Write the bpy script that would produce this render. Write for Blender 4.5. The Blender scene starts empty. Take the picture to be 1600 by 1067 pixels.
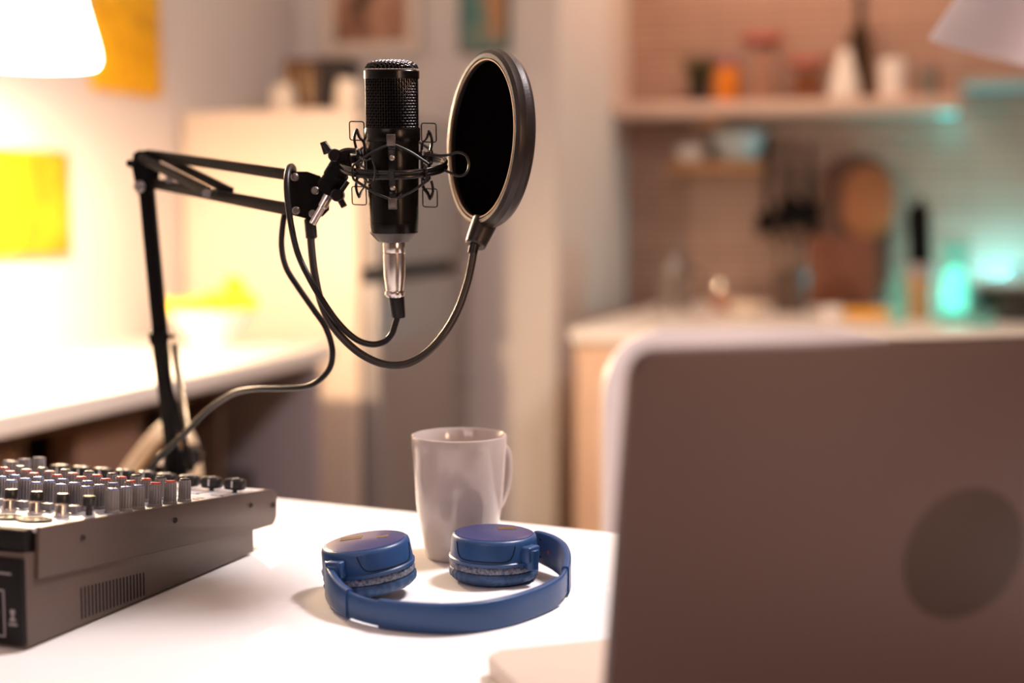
import bpy, bmesh, math, random
from mathutils import Vector, Matrix
random.seed(7)
S = bpy.context.scene
COL = S.collection
PI = math.pi

# ------------------------------------------------------------------ camera
F = 1600 * 50 / 36
YAW = math.radians(17.7)
PITCH = math.atan(203.5 / F)
CAM = Vector((0, 0, 1.21))
FWD = Vector((-math.sin(YAW) * math.cos(PITCH), math.cos(YAW) * math.cos(PITCH), -math.sin(PITCH)))
RT = Vector((math.cos(YAW), math.sin(YAW), 0))
UP = RT.cross(FWD)
cd = bpy.data.cameras.new('camera')
cam = bpy.data.objects.new('camera', cd)
COL.objects.link(cam)
cd.lens = 50
cd.sensor_width = 36
cam.matrix_world = Matrix(((RT.x, UP.x, -FWD.x, CAM.x), (RT.y, UP.y, -FWD.y, CAM.y), (RT.z, UP.z, -FWD.z, CAM.z), (0, 0, 0, 1)))
cd.dof.use_dof = True
cd.dof.focus_distance = 1.165
cd.dof.aperture_fstop = 2.1
cd.clip_start = 0.02
S.camera = cam

# ------------------------------------------------------------------ world, lights, exposure
w = bpy.data.worlds.new('world')
S.world = w
w.use_nodes = True
w.node_tree.nodes['Background'].inputs[0].default_value = (0.55, 0.45, 0.42, 1)
w.node_tree.nodes['Background'].inputs[1].default_value = 0.05
S.view_settings.view_transform = 'Standard'
S.view_settings.look = 'None'
S.view_settings.exposure = 0.0
S.view_settings.gamma = 1.0
S.cycles.use_denoising = True
S.cycles.max_bounces = 8
S.cycles.sample_clamp_indirect = 6
S.cycles.caustics_reflective = False
S.cycles.caustics_refractive = False


def light(name, kind, loc, energy, color, size=0.1, size_y=None, target=None, spot=None, blend=0.6):
    l = bpy.data.lights.new(name, kind)
    l.energy = energy
    l.color = color
    if kind == 'AREA':
        l.size = size
        if size_y:
            l.shape = 'RECTANGLE'
            l.size_y = size_y
    else:
        l.shadow_soft_size = size
    if kind == 'SPOT':
        l.spot_size = math.radians(spot)
        l.spot_blend = blend
    o = bpy.data.objects.new(name, l)
    COL.objects.link(o)
    o.location = loc
    if target is not None:
        o.rotation_euler = (Vector(target) - Vector(loc)).to_track_quat('-Z', 'Y').to_euler()
    return o


# neutral ceiling panel above the far side of the table (casts the soft cool shadows)
light('ceiling_panel_light', 'AREA', (0.30, 1.75, 2.6), 54, (1.0, 0.89, 0.90), 0.34, 0.34, (-0.4, 1.1, 0.9))
# warm lamp of the room out of frame on the right; added fill behind the camera
light('warm_side_light', 'AREA', (1.08, 0.02, 1.38), 16, (1.0, 0.60, 0.36), 0.25, 0.9, (-0.45, 1.1, 1.0))
light('room_fill_light', 'AREA', (-0.7, -1.3, 2.25), 12, (1.0, 0.76, 0.78), 1.2, 0.8, (-0.3, 2.2, 0.9))
light('kitchen_ceiling_light', 'AREA', (-0.45, 4.25, 2.6), 17, (1.0, 0.62, 0.42), 0.8, 0.4, (-0.45, 4.6, 1.2))

# ------------------------------------------------------------------ mesh helpers


def at(px, py, D):
    """world point of a photograph pixel (1600x1067) at view depth D"""
    return CAM + (FWD + RT * ((px - 800) / F) - UP * ((py - 533.5) / F)) * D


def atz(px, py, z):
    r = FWD + RT * ((px - 800) / F) - UP * ((py - 533.5) / F)
    return CAM + r * ((z - CAM.z) / r.z)


def aty(px, py, y):
    r = FWD + RT * ((px - 800) / F) - UP * ((py - 533.5) / F)
    return CAM + r * (y / r.y)


def atx(px, py, x):
    r = FWD + RT * ((px - 800) / F) - UP * ((py - 533.5) / F)
    return CAM + r * (x / r.x)


MW = {}


def wm(o):
    return MW.get(o.name, Matrix.Identity(4))


def thing(name, label, cat, loc=(0, 0, 0), mat=None, group=None):
    o = bpy.data.objects.new(name, None)
    COL.objects.link(o)
    M = mat.copy() if mat is not None else Matrix.Translation(Vector(loc))
    o.matrix_world = M
    o.empty_display_size = 0.05
    MW[o.name] = M
    o['label'] = label
    o['category'] = cat
    if group:
        o['group'] = group
    return o


def tag(o, label, cat, group=None):
    o['label'] = label
    o['category'] = cat
    if group:
        o['group'] = group
    return o


def root_of(o):
    while o.parent is not None:
        o = o.parent
    return o


def obj(name, bm, mats, parent=None, world=False, smooth=True, angle=35, loc=None, label=None):
    """link bm as ONE mesh object; with world=True its coordinates are world ones"""
    if world and parent is not None:
        bm.transform(wm(root_of(parent)).inverted())
    if loc is not None and parent is None:          # own origin at its base
        bm.transform(Matrix.Translation(-Vector(loc)))
    bmesh.ops.recalc_face_normals(bm, faces=bm.faces)
    me = bpy.data.meshes.new(name)
    for f in bm.faces:
        f.smooth = smooth
    bm.to_mesh(me)
    bm.free()
    if smooth:
        me.set_sharp_from_angle(angle=math.radians(angle))
    for m in (mats if isinstance(mats, (list, tuple)) else [mats]):
        me.materials.append(m)
    o = bpy.data.objects.new(name, me)
    COL.objects.link(o)
    if parent is not None:
        o.parent = parent
    elif loc is not None:
        o.location = loc
        MW[o.name] = Matrix.Translation(Vector(loc))
    if label:
        o['label'] = label
    return o


def struct(name, bm, m, smooth=False):
    o = obj(name, bm, m, smooth=smooth)
    o['kind'] = 'structure'
    return o


def B():
    return bmesh.new()


def setmi(faces, mi):
    for f in faces:
        f.material_index = mi


def box(bm, lo, hi, bev=0.0, seg=2, M=None, mi=0):
    t = bmesh.new()
    bmesh.ops.create_cube(t, size=1)
    lo = Vector(lo)
    hi = Vector(hi)
    for v in t.verts:
        v.co = Vector(((lo.x + hi.x) / 2 + v.co.x * (hi.x - lo.x), (lo.y + hi.y) / 2 + v.co.y * (hi.y - lo.y), (lo.z + hi.z) / 2 + v.co.z * (hi.z - lo.z)))
    if bev > 0:
        bmesh.ops.bevel(t, geom=list(t.edges), offset=bev, segments=seg, affect='EDGES', profile=0.5)
    merge(bm, t, M, mi)


def merge(bm, t, M=None, mi=0):
    if M is not None:
        t.transform(M)
    vs = [bm.verts.new(v.co) for v in t.verts]
    t.verts.index_update()
    for f in t.faces:
        try:
            nf = bm.faces.new([vs[v.index] for v in f.verts])
            nf.material_index = mi
        except ValueError:
            pass
    t.free()


def lathe(bm, prof, seg=48, M=None, mi=0, a0=0.0, a1=2 * PI, wob=None):
    """prof: list of (r, z)"""
    full = abs(a1 - a0 - 2 * PI) < 1e-6
    n = seg if full else seg + 1
    rings = []
    for (r, z) in prof:
        if r < 1e-7:
            v = bm.verts.new(M @ Vector((0, 0, z)) if M is not None else Vector((0, 0, z)))
            rings.append([v] * n)
            continue
        ring = []
        for i in range(n):
            a = a0 + (a1 - a0) * i / seg
            rr = r * (1 + (wob(a, z) if wob else 0))
            p = Vector((rr * math.cos(a), rr * math.sin(a), z))
            ring.append(bm.verts.new(M @ p if M is not None else p))
        rings.append(ring)
    for k in range(len(rings) - 1):
        A, C = rings[k], rings[k + 1]
        for i in range(seg):
            j = (i + 1) % n if full else i + 1
            vs = []
            for v in (A[i], A[j], C[j], C[i]):
                if v not in vs:
                    vs.append(v)
            if len(vs) >= 3:
                try:
                    f = bm.faces.new(vs)
                    f.material_index = mi
                except ValueError:
                    pass


def spline(pts, n=10):
    """Catmull-Rom through the points"""
    P = [Vector(p) for p in pts]
    P = [2 * P[0] - P[1]] + P + [2 * P[-1] - P[-2]]
    out = []
    for i in range(1, len(P) - 2):
        for k in range(n):
            t = k / n
            a, b, c, d = P[i - 1], P[i], P[i + 1], P[i + 2]
            out.append(0.5 * ((2 * b) + (c - a) * t + (2 * a - 5 * b + 4 * c - d) * t * t + (3 * b - a - 3 * c + d) * t ** 3))
    out.append(P[-2])
    return out


def sweep(bm, pts, sec, up=None, closed=False, M=None, mi=0, caps=True, rad=None):
    """sweep a 2D section (list of (a, b)) along pts; up fixes the b axis, else parallel transport"""
    P = [Vector(p) for p in pts]
    n = len(P)
    rings = []
    N = None
    for i in range(n):
        if closed:
            T = P[(i + 1) % n] - P[i - 1]
        else:
            T = P[min(i + 1, n - 1)] - P[max(i - 1, 0)]
        T.normalize()
        if up is not None:
            u = up[i] if isinstance(up, list) else Vector(up)
            X = T.cross(u)
            X.normalize()
            Y = X.cross(T)
        else:
            if N is None:
                a = Vector((0, 0, 1)) if abs(T.z) < 0.9 else Vector((1, 0, 0))
                N = T.cross(a).normalized()
            N = (N - T * N.dot(T)).normalized()
            X = N
            Y = T.cross(N)
        k = rad[i] if rad else 1.0
        ring = []
        for (a, b) in sec:
            p = P[i] + X * a * k + Y * b * k
            ring.append(bm.verts.new(M @ p if M is not None else p))
        rings.append(ring)
    m = len(sec)
    for i in range(n if closed else n - 1):
        A, C = rings[i], rings[(i + 1) % n]
        for j in range(m):
            f = bm.faces.new((A[j], A[(j + 1) % m], C[(j + 1) % m], C[j]))
            f.material_index = mi
    if caps and not closed:
        bm.faces.new(rings[0][::-1]).material_index = mi
        bm.faces.new(rings[-1]).material_index = mi


def circ(r, n=10):
    return [(r * math.cos(2 * PI * i / n), r * math.sin(2 * PI * i / n)) for i in range(n)]


def rrect(w_, h_, r=0.001, n=3):
    out = []
    for cx, cy, a0 in ((w_ / 2 - r, h_ / 2 - r, 0), (-w_ / 2 + r, h_ / 2 - r, PI / 2), (-w_ / 2 + r, -h_ / 2 + r, PI), (w_ / 2 - r, -h_ / 2 + r, 1.5 * PI)):
        for k in range(n + 1):
            a = a0 + PI / 2 * k / n
            out.append((cx + r * math.cos(a), cy + r * math.sin(a)))
    return out


def tube(bm, pts, r, n=10, closed=False, M=None, mi=0, rad=None):
    sweep(bm, pts, circ(r, n), closed=closed, M=M, mi=mi, rad=rad)


def bar(bm, p, q, w_, h_, up=(0, 0, 1), bev=0.001, M=None, mi=0):
    """box bar between p and q: w_ across, h_ along up"""
    sweep(bm, [p, q], rrect(w_, h_, bev, 2), up=up, M=M, mi=mi)


def cyl(bm, p, q, r, n=24, r2=None, bev=0.0, M=None, mi=0):
    p = Vector(p)
    q = Vector(q)
    L = (q - p).length
    R = (q - p).to_track_quat('Z', 'Y').to_matrix().to_4x4()
    T = Matrix.Translation(p) @ R
    if M is not None:
        T = M @ T
    r2 = r if r2 is None else r2
    if bev > 0:
        prof = [(0, 0), (r - bev, 0), (r, bev), (r2, L - bev), (r2 - bev, L), (0, L)]
    else:
        prof = [(0, 0), (r, 0), (r2, L), (0, L)]
    lathe(bm, prof, n, T, mi)


def prism(bm, poly, z0, z1, bev=0.0, M=None, mi=0, seg=2):
    t = bmesh.new()
    lo = [t.verts.new((x, y, z0)) for x, y in poly]
    hi = [t.verts.new((x, y, z1)) for x, y in poly]
    n = len(poly)
    t.faces.new(lo[::-1])
    t.faces.new(hi)
    for i in range(n):
        t.faces.new((lo[i], lo[(i + 1) % n], hi[(i + 1) % n], hi[i]))
    if bev > 0:
        es = [e for e in t.edges if abs(e.verts[0].co.z - e.verts[1].co.z) < 1e-9]
        bmesh.ops.bevel(t, geom=es, offset=bev, segments=seg, affect='EDGES', profile=0.5)
    merge(bm, t, M, mi)


def ball(bm, c, r, sx=1, sy=1, sz=1, M=None, mi=0, u=16, v=10):
    t = bmesh.new()
    bmesh.ops.create_uvsphere(t, u_segments=u, v_segments=v, radius=r)
    for q in t.verts:
        q.co = Vector((q.co.x * sx, q.co.y * sy, q.co.z * sz)) + Vector(c)
    merge(bm, t, M, mi)


def frame(origin, zax, xhint):
    z = Vector(zax).normalized()
    x = Vector(xhint)
    x = (x - z * x.dot(z)).normalized()
    y = z.cross(x)
    o = Vector(origin)
    return Matrix(((x.x, y.x, z.x, o.x), (x.y, y.y, z.y, o.y), (x.z, y.z, z.z, o.z), (0, 0, 0, 1)))


# ------------------------------------------------------------------ materials
MATS = {}


def mat(name, col, rough=0.5, metal=0.0, noise=0.0, nscale=40.0, bump=0.0, bscale=300.0, coat=0.0, emis=None, estr=0.0, trans=0.0, ior=1.45, spec=0.5, col2=None, stretch=None, subs=0.0):
    if name in MATS:
        return MATS[name]
    m = bpy.data.materials.new(name)
    m.use_nodes = True
    nt = m.node_tree
    b = nt.nodes['Principled BSDF']
    b.inputs['Base Color'].default_value = (*col, 1)
    b.inputs['Roughness'].default_value = rough
    b.inputs['Metallic'].default_value = metal
    b.inputs['Coat Weight'].default_value = coat
    b.inputs['Coat Roughness'].default_value = 0.05
    b.inputs['Transmission Weight'].default_value = trans
    b.inputs['IOR'].default_value = ior
    b.inputs['Specular IOR Level'].default_value = spec
    if subs:
        b.inputs['Subsurface Weight'].default_value = subs
        b.inputs['Subsurface Radius'].default_value = (0.01, 0.006, 0.004)
    if emis:
        b.inputs['Emission Color'].default_value = (*emis, 1)
        b.inputs['Emission Strength'].default_value = estr
    tc = nt.nodes.new('ShaderNodeTexCoord')
    src = tc.outputs['Object']
    if stretch:
        mp = nt.nodes.new('ShaderNodeMapping')
        mp.inputs['Scale'].default_value = stretch
        nt.links.new(src, mp.inputs['Vector'])
        src = mp.outputs['Vector']
    n = nt.nodes.new('ShaderNodeTexNoise')
    n.inputs['Scale'].default_value = nscale
    n.inputs['Detail'].default_value = 4
    nt.links.new(src, n.inputs['Vector'])
    r = nt.nodes.new('ShaderNodeValToRGB')
    c2 = col2 if col2 else tuple(max(0, c * (1 - max(noise, 0.02))) for c in col)
    r.color_ramp.elements[0].position = 0.3
    r.color_ramp.elements[0].color = (*c2, 1)
    r.color_ramp.elements[1].position = 0.7
    r.color_ramp.elements[1].color = (*col, 1)
    nt.links.new(n.outputs['Fac'], r.inputs['Fac'])
    nt.links.new(r.outputs['Color'], b.inputs['Base Color'])
    if bump > 0:
        n2 = nt.nodes.new('ShaderNodeTexNoise')
        n2.inputs['Scale'].default_value = bscale
        n2.inputs['Detail'].default_value = 3
        nt.links.new(src, n2.inputs['Vector'])
        bp = nt.nodes.new('ShaderNodeBump')
        bp.inputs['Strength'].default_value = bump
        bp.inputs['Distance'].default_value = 0.001
        nt.links.new(n2.outputs['Fac'], bp.inputs['Height'])
        nt.links.new(bp.outputs['Normal'], b.inputs['Normal'])
    MATS[name] = m
    return m


M_wall = mat('wall_paint', (0.66, 0.60, 0.57), 0.85, noise=0.04, nscale=3)
M_walldark = mat('unseen_wall_dark', (0.20, 0.155, 0.14), 0.85, noise=0.04, nscale=3)  # unseen walls darkened so the black gear reflects less
M_ceil = mat('ceiling_paint', (0.8, 0.78, 0.75), 0.9)
M_floor = mat('floor_boards', (0.16, 0.10, 0.07), 0.5, noise=0.4, nscale=6, stretch=(1, 12, 1))
M_table = mat('table_laminate', (0.86, 0.85, 0.845), 0.5, noise=0.01, nscale=5)
M_tedge = mat('table_edge', (0.78, 0.70, 0.62), 0.5)
M_black = mat('black_satin_metal', (0.006, 0.005, 0.005), 0.25, metal=0.0, noise=0.2, spec=0.45)
M_micblack = mat('black_anodised_metal', (0.004, 0.003, 0.0025), 0.24, metal=0.0, spec=0.22, noise=0.15, bump=0.05, bscale=900)
M_steelblack = mat('black_powder_coat', (0.005, 0.004, 0.004), 0.5, noise=0.3, bump=0.1, bscale=500, spec=0.07)
M_rubber = mat('black_rubber', (0.007, 0.006, 0.007), 0.38, noise=0.2, spec=0.3)
M_grille = mat('gunmetal_wire', (0.045, 0.04, 0.04), 0.28, metal=0.9)
M_clip = mat('highlit_clip_metal', (0.11, 0.095, 0.09), 0.35, metal=0.6)  # highlight on the black clips put into a lighter base colour
M_cloth = mat('black_mesh_fabric', (0.0018, 0.0014, 0.0013), 1.0, noise=0.3, nscale=800, spec=0.0)
M_popframe = mat('gunmetal_plastic', (0.026, 0.019, 0.017), 0.36, metal=0.3, noise=0.15, bump=0.12, bscale=500)
M_chrome = mat('nickel_plate', (0.72, 0.66, 0.62), 0.22, metal=1.0, noise=0.06)
M_screw = mat('dull_steel', (0.36, 0.33, 0.31), 0.35, metal=1.0)
M_mixer = mat('charcoal_sheet_metal', (0.088, 0.064, 0.056), 0.42, metal=0.25, noise=0.08, nscale=30, bump=0.06, bscale=900)
M_mixerdark = mat('black_mixer_plastic', (0.006, 0.005, 0.006), 0.45, noise=0.2, spec=0.2)
M_knob = mat('grey_knob_plastic', (0.24, 0.225, 0.235), 0.42, noise=0.05)
M_kblue = mat('blue_knob_cap', (0.10, 0.16, 0.42), 0.4)
M_kred = mat('red_knob_cap', (0.50, 0.035, 0.035), 0.4)
M_kblack = mat('black_knob_cap', (0.015, 0.014, 0.013), 0.35)
M_whiteline = mat('white_marking', (0.85, 0.83, 0.8), 0.5)
M_redmark = mat('red_marking', (0.65, 0.08, 0.05), 0.5)
M_navy = mat('blue_plastic', (0.021, 0.068, 0.19), 0.36, noise=0.06, nscale=20, bump=0.03, bscale=900)
M_navytop = mat('blue_plastic_lid', (0.042, 0.05, 0.155), 0.28, noise=0.05)
M_pad = mat('worn_blue_leatherette', (0.035, 0.085, 0.20), 0.5, noise=0.4, nscale=160, bump=0.5, bscale=220)
M_padworn = mat('cracked_leatherette', (0.26, 0.26, 0.30), 0.6, nscale=420, bump=0.8, bscale=500, col2=(0.025, 0.05, 0.11))
M_brown = mat('brown_sticker', (0.13, 0.07, 0.015), 0.45)
M_mug = mat('taupe_glazed_ceramic', (0.50, 0.435, 0.41), 0.12, noise=0.03, nscale=20, coat=0.6)
M_mugbase = mat('unglazed_ceramic', (0.30, 0.24, 0.2), 0.7)
M_lap = mat('laptop_grey_aluminium', (0.075, 0.052, 0.053), 0.45, metal=0.35, noise=0.03, nscale=6, bump=0.03, bscale=1500, spec=0.3)
M_laplogo = mat('laptop_emblem', (0.030, 0.017, 0.014), 0.5, metal=0.3)
M_lapbase = mat('laptop_pale_aluminium', (0.60, 0.50, 0.43), 0.5, metal=0.1)
M_dscrew = mat('dark_screw_steel', (0.07, 0.06, 0.055), 0.35, metal=0.8)
M_lapdark = mat('laptop_bezel', (0.02, 0.017, 0.017), 0.35)
M_greyshade = mat('silver_lamp_enamel', (0.56, 0.52, 0.56), 0.32, metal=0.2)
M_counter = mat('white_worktop', (0.80, 0.76, 0.72), 0.3, noise=0.03, nscale=8)
M_beige = mat('beige_cabinet_front', (0.62, 0.42, 0.30), 0.6, noise=0.08, nscale=4, stretch=(1, 1, 8))
M_darkwood = mat('dark_cabinet_wood', (0.10, 0.055, 0.035), 0.6, noise=0.4, nscale=6, stretch=(1, 1, 10))
M_panel = mat('grey_cabinet_panel', (0.30, 0.25, 0.26), 0.6)
M_fridge = mat('brushed_fridge_steel', (0.30, 0.275, 0.27), 0.42, metal=0.15, noise=0.08, nscale=20, stretch=(1, 1, 0.05))
M_fridgeside = mat('cream_fridge_side', (0.66, 0.54, 0.44), 0.5)
M_gasket = mat('door_gasket', (0.03, 0.025, 0.025), 0.6)
M_cream = mat('cream_ceramic', (0.80, 0.68, 0.54), 0.4)
M_white = mat('white_ceramic', (0.80, 0.76, 0.72), 0.25)
M_shadewhite = mat('white_plastic_shell', (0.66, 0.60, 0.60), 0.4)
M_wood = mat('oiled_wood_board', (0.42, 0.15, 0.05), 0.5, noise=0.4, nscale=8, stretch=(1, 1, 0.15))
M_wood2 = mat('brown_wood_board', (0.13, 0.045, 0.02), 0.5, noise=0.4, nscale=8, stretch=(1, 1, 0.15))
M_woodl = mat('light_wood', (0.52, 0.27, 0.12), 0.5, noise=0.3, nscale=8, stretch=(1, 1, 0.15))
M_orange = mat('orange_jar_content', (0.62, 0.19, 0.004), 0.35)
M_amber = mat('amber_jar_content', (0.42, 0.12, 0.012), 0.4, noise=0.6, nscale=60)
M_lid = mat('purple_jar_lid', (0.22, 0.10, 0.14), 0.5)
M_lidred = mat('red_jar_lid', (0.42, 0.12, 0.09), 0.5)
M_leaf = mat('dark_green_leaf', (0.05, 0.08, 0.01), 0.6, noise=0.4)


def thin_glass(name, tint, fac, gloss=0.05):
    """thin walled glass: mostly see-through with a glossy coat"""
    m = bpy.data.materials.new(name)
    m.use_nodes = True
    nt = m.node_tree
    out = nt.nodes['Material Output']
    b_ = nt.nodes['Principled BSDF']
    b_.inputs['Base Color'].default_value = (*tint, 1)
    b_.inputs['Roughness'].default_value = gloss
    t_ = nt.nodes.new('ShaderNodeBsdfTransparent')
    t_.inputs['Color'].default_value = (*[0.5 + 0.5 * c for c in tint], 1)
    mx = nt.nodes.new('ShaderNodeMixShader')
    fr_ = nt.nodes.new('ShaderNodeLayerWeight')
    fr_.inputs['Blend'].default_value = 0.12
    ma = nt.nodes.new('ShaderNodeMath')
    ma.operation = 'ADD'
    ma.inputs[1].default_value = fac
    ma.use_clamp = True
    nt.links.new(fr_.outputs['Facing'], ma.inputs[0])
    nt.links.new(ma.outputs[0], mx.inputs['Fac'])
    nt.links.new(t_.outputs[0], mx.inputs[1])
    nt.links.new(b_.outputs[0], mx.inputs[2])
    nt.links.new(mx.outputs[0], out.inputs['Surface'])
    return m


M_glass = thin_glass('clear_glass', (0.8, 0.78, 0.76), 0.0)
M_teallitglass = thin_glass('teal_lit_glass', (0.55, 0.95, 0.90), 0.08)  # teal light on the glassware put into the glass tint
M_bottle = mat('dark_amber_glass', (0.035, 0.018, 0.006), 0.12, noise=0.2)
M_yellow = mat('lemon_peel', (0.90, 0.55, 0.005), 0.5, noise=0.1)
M_speaker = mat('dark_speaker_cloth', (0.03, 0.02, 0.016), 0.7)
M_spkwood = mat('speaker_wood', (0.20, 0.09, 0.035), 0.4, noise=0.5, nscale=10)
M_matboard = mat('picture_mount', (0.74, 0.62, 0.53), 0.7)
M_bowlpale = mat('pale_blue_ceramic', (0.46, 0.52, 0.53), 0.35)
M_bwood = mat('cream_bentwood', (0.80, 0.62, 0.40), 0.35)


def nodes(m):
    return m.node_tree, m.node_tree.nodes['Principled BSDF']


def painted(name, stops, scale, detail=6, rough=0.6):
    """a canvas with a procedural pattern of colours"""
    m = bpy.data.materials.new(name)
    m.use_nodes = True
    nt, b = nodes(m)
    tc = nt.nodes.new('ShaderNodeTexCoord')
    n = nt.nodes.new('ShaderNodeTexNoise')
    n.inputs['Scale'].default_value = scale
    n.inputs['Detail'].default_value = detail
    n.inputs['Distortion'].default_value = 0.6
    nt.links.new(tc.outputs['Object'], n.inputs['Vector'])
    r = nt.nodes.new('ShaderNodeValToRGB')
    while len(r.color_ramp.elements) < len(stops):
        r.color_ramp.elements.new(0.5)
    for e, (p, c) in zip(r.color_ramp.elements, stops):
        e.position = p
        e.color = (*c, 1)
    nt.links.new(n.outputs['Fac'], r.inputs['Fac'])
    nt.links.new(r.outputs['Color'], b.inputs['Base Color'])
    b.inputs['Roughness'].default_value = rough
    return m


M_yellowart = painted('yellow_canvas', [(0.3, (0.40, 0.13, 0.0)), (0.5, (0.56, 0.28, 0.0)), (0.62, (0.62, 0.36, 0.0)), (0.75, (0.68, 0.46, 0.01))], 9)
M_yellowart2 = painted('ochre_canvas', [(0.3, (0.42, 0.19, 0.0)), (0.5, (0.80, 0.40, 0.0)), (0.7, (0.85, 0.46, 0.0))], 14)
M_brownart = painted('brown_print', [(0.35, (0.06, 0.03, 0.02)), (0.45, (0.36, 0.17, 0.10)), (0.6, (0.55, 0.30, 0.20)), (0.75, (0.62, 0.36, 0.25))], 7)
M_tealart = painted('teal_orange_print', [(0.38, (0.05, 0.15, 0.15)), (0.47, (0.10, 0.20, 0.18)), (0.54, (0.45, 0.22, 0.09)), (0.66, (0.12, 0.05, 0.05))], 5)

# kitchen wall: long narrow horizontal boards with fine grooves
M_slat = bpy.data.materials.new('slatted_wall_tiles')
M_slat.use_nodes = True
nt, b = nodes(M_slat)
tc = nt.nodes.new('ShaderNodeTexCoord')
br = nt.nodes.new('ShaderNodeTexBrick')
mp = nt.nodes.new('ShaderNodeMapping')
mp.inputs['Rotation'].default_value = (PI / 2, 0, 0)
nt.links.new(tc.outputs['Object'], mp.inputs['Vector'])
nt.links.new(mp.outputs['Vector'], br.inputs['Vector'])
br.inputs['Scale'].default_value = 1.0
br.inputs['Brick Width'].default_value = 0.42
br.inputs['Row Height'].default_value = 0.028
br.inputs['Mortar Size'].default_value = 0.0028
br.inputs['Color1'].default_value = (0.36, 0.225, 0.17, 1)
br.inputs['Color2'].default_value = (0.45, 0.285, 0.215, 1)
br.inputs['Mortar'].default_value = (0.17, 0.10, 0.075, 1)
nt.links.new(br.outputs['Color'], b.inputs['Base Color'])
b.inputs['Roughness'].default_value = 0.45

# mixer top panel: pale silver-blue with printed fields
M_panelprint = bpy.data.materials.new('printed_mixer_panel')
M_panelprint.use_nodes = True
nt, b = nodes(M_panelprint)
tc = nt.nodes.new('ShaderNodeTexCoord')
br = nt.nodes.new('ShaderNodeTexBrick')
br.offset = 0
nt.links.new(tc.outputs['Object'], br.inputs['Vector'])
br.inputs['Scale'].default_value = 1.0
br.inputs['Brick Width'].default_value = 0.0245
br.inputs['Row Height'].default_value = 0.0205
br.inputs['Mortar Size'].default_value = 0.0005
br.inputs['Color1'].default_value = (0.66, 0.68, 0.74, 1)
br.inputs['Color2'].default_value = (0.60, 0.63, 0.71, 1)
br.inputs['Mortar'].default_value = (0.24, 0.24, 0.28, 1)
nt.links.new(br.outputs['Color'], b.inputs['Base Color'])
b.inputs['Roughness'].default_value = 0.4
b.inputs['Metallic'].default_value = 0.2

# ------------------------------------------------------------------ the room
XL, XR, YK, YB, YF, ZC = -1.95, 2.6, 4.90, 3.98, -2.6, 2.7
XW = -1.135
bm = B(); box(bm, (XL - 0.1, YF - 0.1, -0.1), (XR + 0.1, YK + 0.2, 0)); struct('floor', bm, M_floor)
bm = B(); box(bm, (XL - 0.1, YF - 0.1, ZC), (XR + 0.1, YK + 0.2, ZC + 0.1)); struct('ceiling', bm, M_ceil)
bm = B(); box(bm, (XL - 0.1, YF - 0.1, 0), (XL, YK + 0.2, ZC)); struct('wall_left', bm, M_wall)
bm = B(); box(bm, (XL, YB, 0), (XW, YK + 0.2, ZC)); struct('wall_back', bm, M_wall)
bm = B(); box(bm, (XW, YK, 0), (XR + 0.1, YK + 0.2, ZC)); struct('wall_kitchen', bm, M_slat)
bm = B(); box(bm, (XR, YF - 0.1, 0), (XR + 0.1, YK, ZC)); struct('wall_right', bm, M_walldark)
bm = B(); box(bm, (XL, YF - 0.1, 0), (XR, YF, ZC)); struct('wall_front', bm, M_walldark)
bm = B(); box(bm, (XL, YB - 0.015, 0), (XW, YB, 0.09), 0.003); struct('baseboard_back', bm, M_wall)

# ------------------------------------------------------------------ white table
TA = Vector((-0.704, 1.373, 0.9)); tdir = Vector((math.cos(math.radians(-7.408)), math.sin(math.radians(-7.408)), 0)); tin = Vector((tdir.y, -tdir.x, 0))
TM = Matrix(((tdir.x, -tdir.y, 0, TA.x), (tdir.y, tdir.x, 0, TA.y), (0, 0, 1, 0), (0, 0, 0, 1)))
table = thing('white_table', 'high white laminate table carrying the mixer, mug, headphones and laptop', 'table', mat=TM)
bm = B(); box(bm, (-0.40, -1.02, 0.872), (1.35, 0.0, 0.9), 0.004, 3); obj('tabletop', bm, M_table, table)
for lx in (-0.32, 1.27):
    for ly in (-0.94, -0.08):
        bm = B(); box(bm, (lx - 0.025, ly - 0.025, 0), (lx + 0.025, ly + 0.025, 0.873), 0.003); obj('leg', bm, M_white, table)
bm = B(); box(bm, (-0.30, -0.10, 0.80), (1.25, -0.06, 0.873), 0.002); box(bm, (-0.30, -0.96, 0.80), (1.25, -0.92, 0.873), 0.002); obj('apron', bm, M_white, table)

# ------------------------------------------------------------------ audio mixer
u3 = Vector((0.0554, 0.9985, 0)); v3 = Vector((-0.9985, 0.0554, 0))
# local frame: x = across towards the left, y = along towards the far end
MX = Matrix(((v3.x, u3.x, 0, -0.6221), (v3.y, u3.y, 0, 0.8315), (0, 0, 1, 0.9), (0, 0, 0, 1)))
# keep right handed: x = -left so mirror by using negative x for left
MX = Matrix(((-v3.x, u3.x, 0, -0.6221), (-v3.y, u3.y, 0, 0.8315), (0, 0, 1, 0.9), (0, 0, 0, 1)))
mixer = thing('audio_mixer', 'grey audio mixing console with rows of knobs, on the left of the white table', 'mixer', mat=MX)
SL = -0.0996
TZ = lambda y: 0.0881 + SL * y
Wm = 0.236
RYZ = Matrix(((0, 0, -1, 0), (1, 0, 0, 0), (0, 1, 0, 0), (0, 0, 0, 1)))   # prism plane (y,z) extruded to -x


def yz_prism(bm, poly, x0, x1, bev=0.0, mi=0):
    prism(bm, poly, -x1, -x0, bev, RYZ, mi)


# lower case
bm = B()
yz_prism(bm, [(0, 0.002), (0.305, 0.002), (0.305, 0.05), (0.0, 0.07)], -Wm, -0.003, 0.0015)
case = obj('case', bm, M_mixer, mixer)
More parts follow.
